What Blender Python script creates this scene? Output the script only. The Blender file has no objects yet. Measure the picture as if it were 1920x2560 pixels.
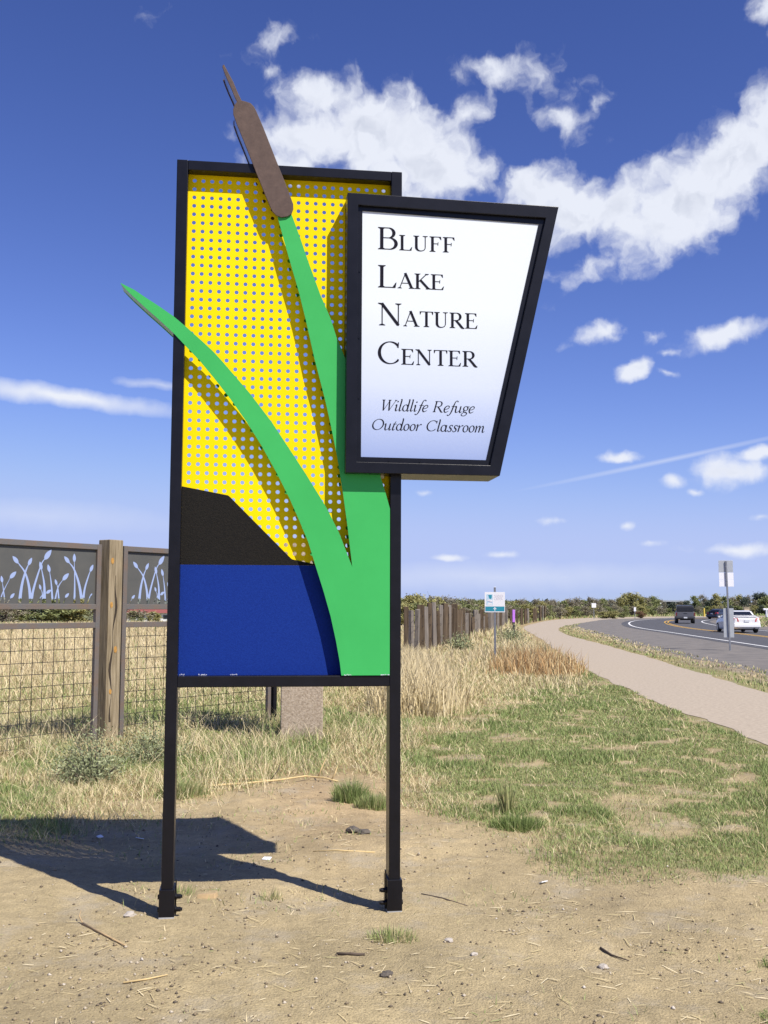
import bpy, bmesh, math, random
import numpy as np
from mathutils import Vector, Matrix
from mathutils.geometry import delaunay_2d_cdt

R = math.radians
rng = np.random.default_rng(7)
random.seed(7)
SC = bpy.context.scene
COL = SC.collection

# ------------------------------------------------------------------ camera
PITCH, ROLL, EYE = 0.0888247, 0.0039899, 1.6
def make_camera():
    cam = bpy.data.cameras.new('camera')
    o = bpy.data.objects.new('camera', cam); COL.objects.link(o)
    fwd = Vector((0, math.cos(PITCH), math.sin(PITCH)))
    up0 = Vector((0, -math.sin(PITCH), math.cos(PITCH))); rt0 = Vector((1, 0, 0))
    c, s = math.cos(ROLL), math.sin(ROLL)
    rt = c*rt0 + s*up0; up = c*up0 - s*rt0
    m = Matrix((rt, up, -fwd)).transposed().to_4x4()
    m.translation = Vector((0, 0, EYE)); o.matrix_world = m
    cam.sensor_fit = 'VERTICAL'; cam.sensor_height = 36.0; cam.lens = 2650/2560*36.0
    cam.clip_start = 0.05; cam.clip_end = 12000
    SC.camera = o
make_camera()

# ------------------------------------------------------------------ sun, sky, exposure
SUNV = Vector((0.441821, -0.450918, 0.775543)).normalized()
SUN_STRENGTH, SKY_STRENGTH, EXPOSURE = 4.6, 0.13, 0.55
def make_sun():
    l = bpy.data.lights.new('sun', 'SUN'); l.energy = SUN_STRENGTH; l.angle = R(0.53); l.color = (1.0, 0.945, 0.86)
    o = bpy.data.objects.new('sun', l); COL.objects.link(o); o.location = SUNV*50
    o.rotation_euler = SUNV.to_track_quat('Z', 'Y').to_euler()
make_sun()
SC.view_settings.view_transform = 'Standard'; SC.view_settings.look = 'None'
SC.cycles.max_bounces = 6; SC.cycles.diffuse_bounces = 3; SC.cycles.glossy_bounces = 3; SC.cycles.transparent_max_bounces = 4
SC.view_settings.exposure = EXPOSURE; SC.view_settings.gamma = 1.0; SC.view_settings.use_curve_mapping = False

# clouds as directions: azimuth, elevation (deg), half width, half height (deg), tilt (deg), weight
CLOUDS = [
 (-3.4,26.4,2.6,1.1,-4,.95),(-.6,24.6,4.4,1.8,4,1.2),(2.4,23.2,3.0,1.6,10,1.15),(-4.9,24.4,2.6,1.2,6,.95),(-5.4,22.9,3.0,.8,4,.8),(4.2,25.6,2.0,1.0,22,.62),
 (6.4,27.6,2.6,.9,-8,.62),(8.6,26.9,2.4,1.0,-16,.60),(9.6,25.3,2.2,.8,-38,.55),(11.6,25.6,1.0,.45,20,.6),
 (-5.9,28.9,1.9,.55,18,.58),(-6.4,27.7,1.1,.45,12,.45),(-12.8,30.0,1.3,.8,10,.36),(-13.4,29.2,.9,.3,10,.3),
 (8.6,21.7,2.2,1.0,8,1.1),(11.6,20.6,3.6,1.4,8,1.15),(15.8,20.6,3.8,1.9,22,1.2),(18.8,22.4,3.0,1.8,30,1.2),(21.4,24.6,2.4,1.5,36,1.15),(11.6,18.0,2.4,.7,16,.60),(8.8,17.6,1.1,.6,22,.42),(8.6,15.9,.8,.4,20,.35),
 (20.6,29.0,.9,.7,10,.75),(21.0,27.9,.8,.4,10,.6),
 (11.6,14.4,1.35,.55,18,.85),(14.4,14.1,.9,.34,10,.60),(18.0,14.0,1.9,.65,12,.95),(13.5,12.45,.85,.45,10,.95),(15.2,12.2,.55,.26,8,.70),(15.2,13.2,.5,.2,8,.55),
 (12.5,7.9,.8,.26,6,.75),(18.3,6.9,1.9,.72,6,.95),(15.5,6.6,.58,.40,8,.95),(19.7,7.8,1.3,.36,10,.85),(18.4,2.95,1.8,.34,3,.85),(12.9,4.3,.52,.26,4,.75),
 (3.4,2.6,.75,.17,2,.7),(2.1,6.1,.6,.2,2,.55),(16.4,5.95,.5,.2,5,.6),(19.6,4.6,.6,.22,4,.55),(6.4,2.8,.7,.16,2,.5),(14.2,3.4,.5,.18,3,.55),(9.2,4.6,1.0,.18,4,.40),(10.0,1.6,2.2,.3,1,.42),
 # the same kind of scattered fair-weather cloud all the way round
 (48,17,5,1.6,8,1.05),(62,29,6,2.6,-10,1.1),(85,14,4,1.2,5,.9),(105,36,8,3,14,1.1),(128,20,5,1.8,-6,1.0),(150,11,6,1.2,3,.9),
 (-46,18,5,1.7,-8,1.0),(-60,34,6,2.8,10,1.1),(-82,15,4,1.3,-5,.9),(-108,30,7,2.8,-12,1.1),(-135,19,5,1.7,6,1.0),(-160,12,6,1.4,-3,.9),(178,33,7,2.6,8,1.0),(34,39,5,2,16,.9),(-28,42,4,1.6,12,.6),
]
def make_world():
    w = bpy.data.worlds.new('World'); SC.world = w; w.use_nodes = True
    nt = w.node_tree; N = nt.nodes; L = nt.links; N.clear()
    def node(t, **k):
        n = N.new(t)
        for a, b in k.items(): setattr(n, a, b)
        return n
    def setin(n, i, v):
        if hasattr(v, 'links'): L.new(v, n.inputs[i])
        else: n.inputs[i].default_value = v
    def mth(op, a, b=None, c=None, clamp=False):
        n = node('ShaderNodeMath', operation=op, use_clamp=clamp); setin(n, 0, a)
        if b is not None: setin(n, 1, b)
        if c is not None: setin(n, 2, c)
        return n.outputs[0]
    out = node('ShaderNodeOutputWorld'); bg = node('ShaderNodeBackground')
    sky = node('ShaderNodeTexSky', sky_type='NISHITA')
    sky.sun_disc = False; sky.sun_elevation = math.asin(SUNV.z); sky.sun_rotation = math.atan2(SUNV.x, SUNV.y)
    sky.altitude = 1600; sky.air_density = 1.0; sky.dust_density = 0.6; sky.ozone_density = 2.5
    tc = node('ShaderNodeTexCoord'); sx = node('ShaderNodeSeparateXYZ'); L.new(tc.outputs['Generated'], sx.inputs[0])
    x, y, z = sx.outputs
    az = mth('MULTIPLY', mth('ARCTAN2', x, y), 57.29578)
    el = mth('MULTIPLY', mth('ARCSINE', z), 57.29578)
    cb = node('ShaderNodeCombineXYZ'); L.new(az, cb.inputs[0]); L.new(el, cb.inputs[1]); cb.inputs[2].default_value = 1.0; P = cb.outputs[0]
    # ragged edges: push the lookup point about with noise before measuring the blobs
    wn = node('ShaderNodeTexNoise', noise_dimensions='2D'); L.new(P, wn.inputs['Vector'])
    wn.inputs['Scale'].default_value = .62; wn.inputs['Detail'].default_value = 4; wn.inputs['Roughness'].default_value = .52
    sub = node('ShaderNodeVectorMath', operation='SUBTRACT'); L.new(wn.outputs['Color'], sub.inputs[0]); sub.inputs[1].default_value = (.5,.5,.5)
    scl = node('ShaderNodeVectorMath', operation='MULTIPLY'); L.new(sub.outputs[0], scl.inputs[0]); scl.inputs[1].default_value = (2.2, 1.3, 0)
    fade = mth('MULTIPLY', el, .055, clamp=True)   # low clouds are far away: finer ragging
    sc2 = node('ShaderNodeVectorMath', operation='SCALE'); L.new(scl.outputs[0], sc2.inputs[0]); L.new(fade, sc2.inputs['Scale'])
    add = node('ShaderNodeVectorMath', operation='ADD'); L.new(P, add.inputs[0]); L.new(sc2.outputs[0], add.inputs[1]); PW = add.outputs[0]
    sc3 = node('ShaderNodeVectorMath', operation='MULTIPLY'); L.new(sub.outputs[0], sc3.inputs[0]); sc3.inputs[1].default_value = (2.5, .45, 0)
    ad3 = node('ShaderNodeVectorMath', operation='ADD'); L.new(P, ad3.inputs[0]); L.new(sc3.outputs[0], ad3.inputs[1]); PS = ad3.outputs[0]
    acc = None
    for (a, e, hw, hh, tilt, wt) in CLOUDS:
        ln = node('ShaderNodeVectorMath', operation='LENGTH')
        if abs(tilt) > 9:
            c, q = math.cos(R(tilt)), math.sin(R(tilt)); cx = node('ShaderNodeCombineXYZ')
            for i, (vx, vy) in enumerate(((c/hw, q/hw), (-q/hh, c/hh))):
                dn = node('ShaderNodeVectorMath', operation='DOT_PRODUCT'); L.new(PW, dn.inputs[0]); dn.inputs[1].default_value = (vx, vy, -(vx*a+vy*e))
                L.new(dn.outputs['Value'], cx.inputs[i])
            L.new(cx.outputs[0], ln.inputs[0])
        else:
            ma = node('ShaderNodeVectorMath', operation='MULTIPLY_ADD'); L.new(PW, ma.inputs[0]); ma.inputs[1].default_value = (1/hw, 1/hh, 0); ma.inputs[2].default_value = (-a/hw, -e/hh, 0); L.new(ma.outputs[0], ln.inputs[0])
        v = mth('MULTIPLY_ADD', ln.outputs['Value'], -wt*.55, wt)     # wt at the centre, falling off past the rim
        acc = v if acc is None else mth('SMOOTH_MAX', acc, v, .12)
    fb = node('ShaderNodeTexNoise', noise_dimensions='2D'); L.new(PW, fb.inputs['Vector'])
    fb.inputs['Scale'].default_value = .55; fb.inputs['Detail'].default_value = 5; fb.inputs['Roughness'].default_value = .50
    d0 = mth('ADD', acc, mth('MULTIPLY', mth('SUBTRACT', fb.outputs['Fac'], .5), 1.0))
    dens = node('ShaderNodeMapRange', interpolation_type='SMOOTHSTEP'); L.new(d0, dens.inputs['Value'])
    dens.inputs['From Min'].default_value = .21; dens.inputs['From Max'].default_value = .80; dens.inputs['To Max'].default_value = .97
    # contrail low on the right
    trail = None
    for (sa, se, hw, hh, tilt, op, soft) in ((15.2,7.7,8.6,.17,10.5,.30,0.),(-17.2,10.75,7.5,.62,-5,.85,.5),(-14.5,10.4,4.0,.35,-6,.5,.5),(-12.4,11.6,2.6,.34,-4,.38,.5),(-18,4.6,8,.9,-2,.22,.5),(6,1.6,14,.9,0,.30,.5),(56,9,9,.6,3,.5,.5),(-70,9,9,.7,-3,.6,.5),(140,8,9,.6,2,.5,.5)):
        c, q = math.cos(R(tilt)), math.sin(R(tilt)); cx = node('ShaderNodeCombineXYZ'); src = P if not soft else PS
        for i, (vx, vy) in enumerate(((c/hw, q/hw), (-q/hh, c/hh))):
            dn = node('ShaderNodeVectorMath', operation='DOT_PRODUCT'); L.new(src, dn.inputs[0]); dn.inputs[1].default_value = (vx, vy, -(vx*sa+vy*se)); L.new(dn.outputs['Value'], cx.inputs[i])
        ln = node('ShaderNodeVectorMath', operation='LENGTH'); L.new(cx.outputs[0], ln.inputs[0])
        v = mth('MULTIPLY', mth('SUBTRACT', 1.0, ln.outputs['Value'], clamp=True), op*1.35)
        trail = v if trail is None else mth('MAXIMUM', trail, v)
    alpha = mth('MAXIMUM', dens.outputs[0], trail, clamp=True)
    # clouds: sunlit white crowns, grey shaded bases where they are thick
    of = node('ShaderNodeVectorMath', operation='ADD'); L.new(PW, of.inputs[0]); of.inputs[1].default_value = (.35, .75, 0)
    sh = node('ShaderNodeTexNoise', noise_dimensions='2D'); L.new(of.outputs[0], sh.inputs['Vector'])
    sh.inputs['Scale'].default_value = .55; sh.inputs['Detail'].default_value = 3; sh.inputs['Roughness'].default_value = .5
    thick = node('ShaderNodeMapRange', interpolation_type='SMOOTHSTEP'); L.new(d0, thick.inputs['Value'])
    thick.inputs['From Min'].default_value = .60; thick.inputs['From Max'].default_value = 1.15
    # denser cloud towards the sun puts this part in its shade
    grey = mth('MULTIPLY', thick.outputs[0], mth('MULTIPLY_ADD', mth('SUBTRACT', sh.outputs['Fac'], fb.outputs['Fac']), 2.4, .14, clamp=True), clamp=True)
    cc = node('ShaderNodeMix', data_type='RGBA'); L.new(grey, cc.inputs['Factor'])
    k = 1.0/(SKY_STRENGTH*2**EXPOSURE)
    cc.inputs['A'].default_value = (.84*k, .875*k, .97*k, 1); cc.inputs['B'].default_value = (.52*k, .565*k, .69*k, 1)
    # a phone camera's deep, saturated response to a clear high-altitude sky
    sp = node('ShaderNodeSeparateColor'); L.new(sky.outputs[0], sp.inputs[0]); cmb = node('ShaderNodeCombineColor')
    for i, (tint, g, gain) in enumerate(((.86, 1.38, 1.30), (.74, 1.28, 1.21), (1.0, 1.14, 1.06))):
        v = mth('SMOOTH_MIN', mth('MULTIPLY', mth('POWER', mth('MULTIPLY', sp.outputs[i], tint*.1452), g), gain), (.475, .575, .92)[i], .30)
        L.new(mth('MULTIPLY', v, k), cmb.inputs[i])
    mx = node('ShaderNodeMix', data_type='RGBA'); L.new(alpha, mx.inputs['Factor'])
    L.new(cmb.outputs[0], mx.inputs['A']); L.new(cc.outputs['Result'], mx.inputs['B'])
    L.new(mx.outputs['Result'], bg.inputs['Color']); bg.inputs['Strength'].default_value = SKY_STRENGTH
    L.new(bg.outputs[0], out.inputs['Surface'])
    w.cycles.sampling_method = 'MANUAL'; w.cycles.sample_map_resolution = 512
make_world()

# ------------------------------------------------------------------ helpers
MATS = {}
def mat(name, col, rough=.6, metal=0., var=.12, scale=18., bump=0., bscale=120., spec=.5, col2=None, attr=None, ramp=None, coat=0., detail=5., stretch=None):
    """procedural surface: base colour broken up by noise (optionally towards col2), with fine relief"""
    if name in MATS: return MATS[name]
    m = bpy.data.materials.new(name); m.use_nodes = True; MATS[name] = m
    nt = m.node_tree; N = nt.nodes; L = nt.links; b = N['Principled BSDF']
    b.inputs['Roughness'].default_value = rough; b.inputs['Metallic'].default_value = metal
    b.inputs['Specular IOR Level'].default_value = spec; b.inputs['Coat Weight'].default_value = coat
    tc = N.new('ShaderNodeTexCoord'); vec = tc.outputs['Object']
    if stretch:
        mp = N.new('ShaderNodeMapping'); mp.inputs['Scale'].default_value = stretch; L.new(vec, mp.inputs['Vector']); vec = mp.outputs[0]
    nz = N.new('ShaderNodeTexNoise'); L.new(vec, nz.inputs['Vector']); nz.inputs['Scale'].default_value = scale; nz.inputs['Detail'].default_value = detail; nz.inputs['Roughness'].default_value = .62
    cr = N.new('ShaderNodeValToRGB'); L.new(nz.outputs['Fac'], cr.inputs['Fac'])
    c1 = col; c2 = col2 or tuple(min(1, v*(1+var)) for v in col)
    if not col2: c1 = tuple(v*(1-var) for v in col)
    cr.color_ramp.elements[0].position = .32; cr.color_ramp.elements[1].position = .68
    cr.color_ramp.elements[0].color = (*c1, 1); cr.color_ramp.elements[1].color = (*c2, 1)
    res = cr.outputs['Color']
    if attr:   # per-blade tint picks from a ramp of natural colours
        at = N.new('ShaderNodeAttribute'); at.attribute_name = attr
        r2 = N.new('ShaderNodeValToRGB'); L.new(at.outputs['Fac'], r2.inputs['Fac'])
        while len(r2.color_ramp.elements) < len(ramp): r2.color_ramp.elements.new(.5)
        for e, (p, cl) in zip(r2.color_ramp.elements, ramp): e.position = p; e.color = (*cl, 1)
        res = r2.outputs['Color']
        tr_ = N.new('ShaderNodeBsdfTranslucent'); L.new(res, tr_.inputs['Color']); mxs = N.new('ShaderNodeMixShader'); mxs.inputs[0].default_value = .10 if name != 'mixed_pebbles' else 0.
        L.new(b.outputs[0], mxs.inputs[1]); L.new(tr_.outputs[0], mxs.inputs[2]); L.new(mxs.outputs[0], N['Material Output'].inputs['Surface'])
    L.new(res, b.inputs['Base Color'])
    if bump:
        bn = N.new('ShaderNodeTexNoise'); L.new(vec, bn.inputs['Vector']); bn.inputs['Scale'].default_value = bscale; bn.inputs['Detail'].default_value = 6
        bp = N.new('ShaderNodeBump'); bp.inputs['Strength'].default_value = bump; bp.inputs['Distance'].default_value = .01
        L.new(bn.outputs['Fac'], bp.inputs['Height']); L.new(bp.outputs[0], b.inputs['Normal'])
    return m

def link(name, me, parent=None, m=None, smooth=False):
    o = bpy.data.objects.new(name, me); COL.objects.link(o)
    if m and not me.materials: me.materials.append(m)
    if parent is not None: o.parent = parent
    if smooth: me.polygons.foreach_set('use_smooth', [True]*len(me.polygons))
    return o
def mesh(name, V, Fc):
    me = bpy.data.meshes.new(name); me.from_pydata([tuple(v) for v in V], [], Fc); me.update(); return me
def tag(o, label=None, cat=None, group=None, kind=None):
    if label: o['label'] = label
    if cat: o['category'] = cat
    if group: o['group'] = group
    if kind: o['kind'] = kind
    return o
def empty(name, loc=(0,0,0), rz=0., label=None, cat=None, group=None):
    o = bpy.data.objects.new(name, None); COL.objects.link(o); o.location = loc; o.rotation_euler = (0,0,rz); o.empty_display_size = .2
    return tag(o, label, cat, group)
def copy_tree(o, parent=None):
    c = o.copy(); COL.objects.link(c)
    if parent is not None: c.parent = parent
    for ch in [q for q in bpy.data.objects if q.parent == o]: copy_tree(ch, c)
    return c

class MB:
    """collects shapes; build() links them as one mesh object"""
    def __init__(s): s.v = []; s.f = []
    def box(s, x0, x1, y0, y1, z0, z1):
        i = len(s.v)
        s.v += [(x0,y0,z0),(x1,y0,z0),(x1,y1,z0),(x0,y1,z0),(x0,y0,z1),(x1,y0,z1),(x1,y1,z1),(x0,y1,z1)]
        s.f += [(i,i+3,i+2,i+1),(i+4,i+5,i+6,i+7),(i,i+1,i+5,i+4),(i+1,i+2,i+6,i+5),(i+2,i+3,i+7,i+6),(i+3,i,i+4,i+7)]
        return s
    def hexa(s, p):   # eight corners, bottom ring then top ring
        i = len(s.v); s.v += [tuple(q) for q in p]
        s.f += [(i,i+3,i+2,i+1),(i+4,i+5,i+6,i+7),(i,i+1,i+5,i+4),(i+1,i+2,i+6,i+5),(i+2,i+3,i+7,i+6),(i+3,i,i+4,i+7)]
        return s
    def tube(s, pts, rad, n=8, cap=True):
        pts = [Vector(p) for p in pts]
        if not hasattr(rad, '__len__'): rad = [rad]*len(pts)
        i0 = len(s.v); ref = None
        for k, p in enumerate(pts):
            t = (pts[min(k+1, len(pts)-1)] - pts[max(k-1, 0)]).normalized()
            if ref is None: ref = t.orthogonal().normalized()
            ref = (ref - t*ref.dot(t)).normalized(); b = t.cross(ref)
            for j in range(n):
                a = 2*math.pi*j/n; s.v.append(tuple(p + (ref*math.cos(a) + b*math.sin(a))*rad[k]))
        for k in range(len(pts)-1):
            for j in range(n):
                a = i0+k*n+j; b2 = i0+k*n+(j+1)%n; s.f.append((a, b2, b2+n, a+n))
        if cap:
            s.f.append(tuple(i0+j for j in range(n-1,-1,-1))); s.f.append(tuple(i0+(len(pts)-1)*n+j for j in range(n)))
        return s
    def prism(s, poly, y0, y1):   # polygon in (x,z), pushed from y0 to y1
        i = len(s.v); n = len(poly)
        s.v += [(p[0], y0, p[1]) for p in poly] + [(p[0], y1, p[1]) for p in poly]
        s.f.append(tuple(range(i, i+n))); s.f.append(tuple(range(i+2*n-1, i+n-1, -1)))
        for k in range(n):
            a = i+k; b = i+(k+1)%n; s.f.append((b, a, a+n, b+n))
        return s
    def side(s, poly, x0, x1):   # polygon in (y,z), pushed from x0 to x1
        i = len(s.v); n = len(poly)
        s.v += [(x0, p[0], p[1]) for p in poly] + [(x1, p[0], p[1]) for p in poly]
        s.f.append(tuple(range(i, i+n))); s.f.append(tuple(range(i+2*n-1, i+n-1, -1)))
        for k in range(n):
            a = i+k; b = i+(k+1)%n; s.f.append((b, a, a+n, b+n))
        return s
    def build(s, name, m, parent=None, bevel=0., smooth=False):
        me = mesh(name, s.v, s.f)
        bm = bmesh.new(); bm.from_mesh(me); bmesh.ops.recalc_face_normals(bm, faces=bm.faces); bm.to_mesh(me); bm.free()
        o = link(name, me, parent, m, smooth)
        if bevel:
            md = o.modifiers.new('bevel', 'BEVEL'); md.width = bevel; md.segments = 2; md.limit_method = 'ANGLE'; md.angle_limit = R(40)
        return o

def cdt_shape(polys, holes=()):
    """flat triangulated union of polygons, less the union of holes"""
    def tri(ps):
        for p in ps:
            if len(p) == 4: yield [p[0], p[1], p[2]]; yield [p[0], p[2], p[3]]
            else: yield p
    area = lambda p: .5*sum(a[0]*b[1]-b[0]*a[1] for a, b in zip(p, list(p[1:])+[p[0]]))
    polys = [p for p in tri(polys) if abs(area(p)) > 1e-9]; V = []; F = []
    for p in list(polys)+list(holes):
        if sum(a[0]*b[1]-b[0]*a[1] for a, b in zip(p, list(p[1:])+[p[0]])) < 0: p = list(p)[::-1]
        i = len(V); V += [Vector((a, b)) for a, b in p]; F.append(list(range(i, i+len(p))))
    np_ = len(polys)
    ov, oe, of, _, _, ofi = delaunay_2d_cdt(V, [], F, 0, 1e-6)
    keep = [f for f, ids in zip(of, ofi) if any(i < np_ for i in ids) and not any(i >= np_ for i in ids)]
    return [(v.x, v.y) for v in ov], keep
def slab(V2, F2, y0, y1):
    """give a flat triangulated shape (x,z) real thickness from y0 (front) to y1 (back)"""
    used = sorted({i for f in F2 for i in f}); mp = {a: k for k, a in enumerate(used)}; n = len(used)
    V = [(V2[i][0], y0, V2[i][1]) for i in used] + [(V2[i][0], y1, V2[i][1]) for i in used]
    F = []; edges = {}
    for f in F2:
        g = [mp[i] for i in f]; F.append(tuple(g)); F.append(tuple(n+i for i in reversed(g)))
        for a, b in zip(g, g[1:]+g[:1]): edges[(a, b)] = edges.get((a, b), 0)+1
    for (a, b) in edges:
        if (b, a) not in edges: F.append((b, a, a+n, b+n))
    return V, F
def slab_obj(name, V2, F2, y0, y1, m, parent):
    V, F = slab(V2, F2, y0, y1); me = mesh(name, V, F)
    bm = bmesh.new(); bm.from_mesh(me); bmesh.ops.recalc_face_normals(bm, faces=bm.faces); bm.to_mesh(me); bm.free()
    return link(name, me, parent, m)

# numpy value noise for the lie of the land
_lat = np.random.default_rng(11).random((256, 256))
def vnoise(x, y):
    xi = np.floor(x).astype(int); yi = np.floor(y).astype(int); fx = x-xi; fy = y-yi
    fx = fx*fx*(3-2*fx); fy = fy*fy*(3-2*fy)
    g = lambda a, b: _lat[a % 256, b % 256]
    return (g(xi,yi)*(1-fx)+g(xi+1,yi)*fx)*(1-fy)+(g(xi,yi+1)*(1-fx)+g(xi+1,yi+1)*fx)*fy
def fbm(x, y, o=4):
    x = np.asarray(x, float); y = np.asarray(y, float); s = 0; a = .5
    for k in range(o): s = s+a*vnoise(x*2**k+17.3*k, y*2**k+5.1*k); a *= .5
    return s/(1-.5**o)
def sstep(a, b, x): t = np.clip((x-a)/(b-a), 0, 1); return t*t*(3-2*t)
def ground_z(x, y):
    x = np.asarray(x, float); y = np.asarray(y, float)
    amp = (1-sstep(9, 12.5, y))*(1-sstep(2.6, 3.6, x))*sstep(-30, -12, x)
    return ((fbm(x*1.1, y*1.1, 3)-.5)*.07+(fbm(x*6+9, y*6, 3)-.5)*.022+(fbm(x*22, y*22+4, 2)-.5)*.010)*amp + (fbm(x*.5+40, y*.5, 2)-.5)*.05*(1-sstep(12, 15, y))*(1-sstep(2.6,3.6,x))*0.5
def gz(x, y): return float(ground_z(np.array([x]), np.array([y]))[0])
def catmull(P, n):
    P = [np.array(p, float) for p in P]; out = []
    P = [2*P[0]-P[1]]+P+[2*P[-1]-P[-2]]
    for i in range(1, len(P)-2):
        for k in range(n):
            t = k/n; a, b, c, d = P[i-1:i+3]
            out.append(.5*((2*b)+(-a+c)*t+(2*a-5*b+4*c-d)*t*t+(-a+3*b-3*c+d)*t**3))
    out.append(P[-2]); return np.array(out)
def resample(P, n):
    P = np.array(P, float); d = np.r_[0, np.cumsum(np.hypot(*np.diff(P[:, :2], axis=0).T))]
    t = np.linspace(0, d[-1], n); return np.stack([np.interp(t, d, P[:, k]) for k in range(P.shape[1])], 1)
# ------------------------------------------------------------------ ground, path and road
PATH_L = [(2.6,-8),(3.2,0),(3.8,6),(4.2,10),(4.43,12.38),(4.54,14.79),(4.57,16.77),(4.71,18.62),(4.8,21.2),(5.3,28.4),(6.31,38.7),(7.74,52),(8.83,63.4),(10.3,78),(12.0,90),(15.6,108),(20,128),(25.5,146),(34,165),(47,185),(67,207),(99,232)]
PATH_R = [(5.4,-8),(5.9,0),(6.4,6),(6.7,11),(6.9,14),(7.05,17),(7.15,19.9),(7.55,23.3),(7.9,27.9),(8.5,34),(9.0,40.2),(9.61,47.9),(10.24,57.8),(11.1,66.1),(12.7,77.4),(15.0,88.8),(19,104),(24.5,124),(30,142),(39,158.5),(51.5,176),(69,196),(101,221)]
ROAD_C = [(16.2,-20),(17,8),(18,25),(19.2,40),(20.8,55),(22.2,68),(23.6,81.5),(25.9,95),(30,113),(35,130),(42,147.6),(52.5,166.7),(70,187),(98,209),(150,238)]
pathL = resample(catmull(PATH_L, 6), 240); pathR = resample(catmull(PATH_R, 6), 240)
roadC = resample(catmull(ROAD_C, 8), 300)
_t = np.gradient(roadC, axis=0); _t /= np.hypot(_t[:,0], _t[:,1])[:,None]; roadN = np.stack([_t[:,1], -_t[:,0]], 1)   # towards the inside (right)
def road_off(k): return roadC + roadN*(k if not hasattr(k, '__len__') else np.asarray(k)[:,None])
def path_x_left(y): return np.interp(y, pathL[:,1], pathL[:,0])
def path_x_right(y): return np.interp(y, pathR[:,1], pathR[:,0])
def road_x(y, k): q = road_off(k); return np.interp(y, q[:,1], q[:,0])

def w_bare(x, y):
    lim = np.interp(x, [-9,-4,-2.2,-1.5,-1.0,-.2,.15,.5,.9,1.5,2.5,5], [7.6,7.9,8.3,8.9,10.2,10.8,9.6,8.2,7.5,6.9,6.9,6.6])
    return 1-sstep(-.95, .75, y-lim+(fbm(x*.9, y*.9, 4)-.5)*2.6)
def w_green(x, y):
    far = np.interp(x, [-.5,.2,1,2,3,4,5], [9,12,14.5,18,22,26,30])
    a = sstep(-.1, .6, x+(fbm(x*.8+7, y*.8, 3)-.5)*1.4)*(1-sstep(-2.0, 2.0, y-far+(fbm(x*.6, y*.6+3, 3)-.5)*6))
    edge = np.exp(-((path_x_left(y)-x-.45)/.55)**2)*(y < 34)*(y > 6)
    er = np.exp(-((x-path_x_right(y)-.5)/.55)**2)*(y > 6)*(y < 110)
    left = (x < -.6)*sstep(.44, .58, fbm(x*.55+3, y*.55, 3))*(1-sstep(17, 21, y))*.9
    mid = (x > -1.6)*(x < 1.2)*(y > 10)*(y < 16)*sstep(.5, .62, fbm(x*.9, y*.5+8, 3))*.8
    return np.clip(np.maximum.reduce([a, edge, er*.8, left, mid]), 0, 1)*(1-w_bare(x, y))

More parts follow.
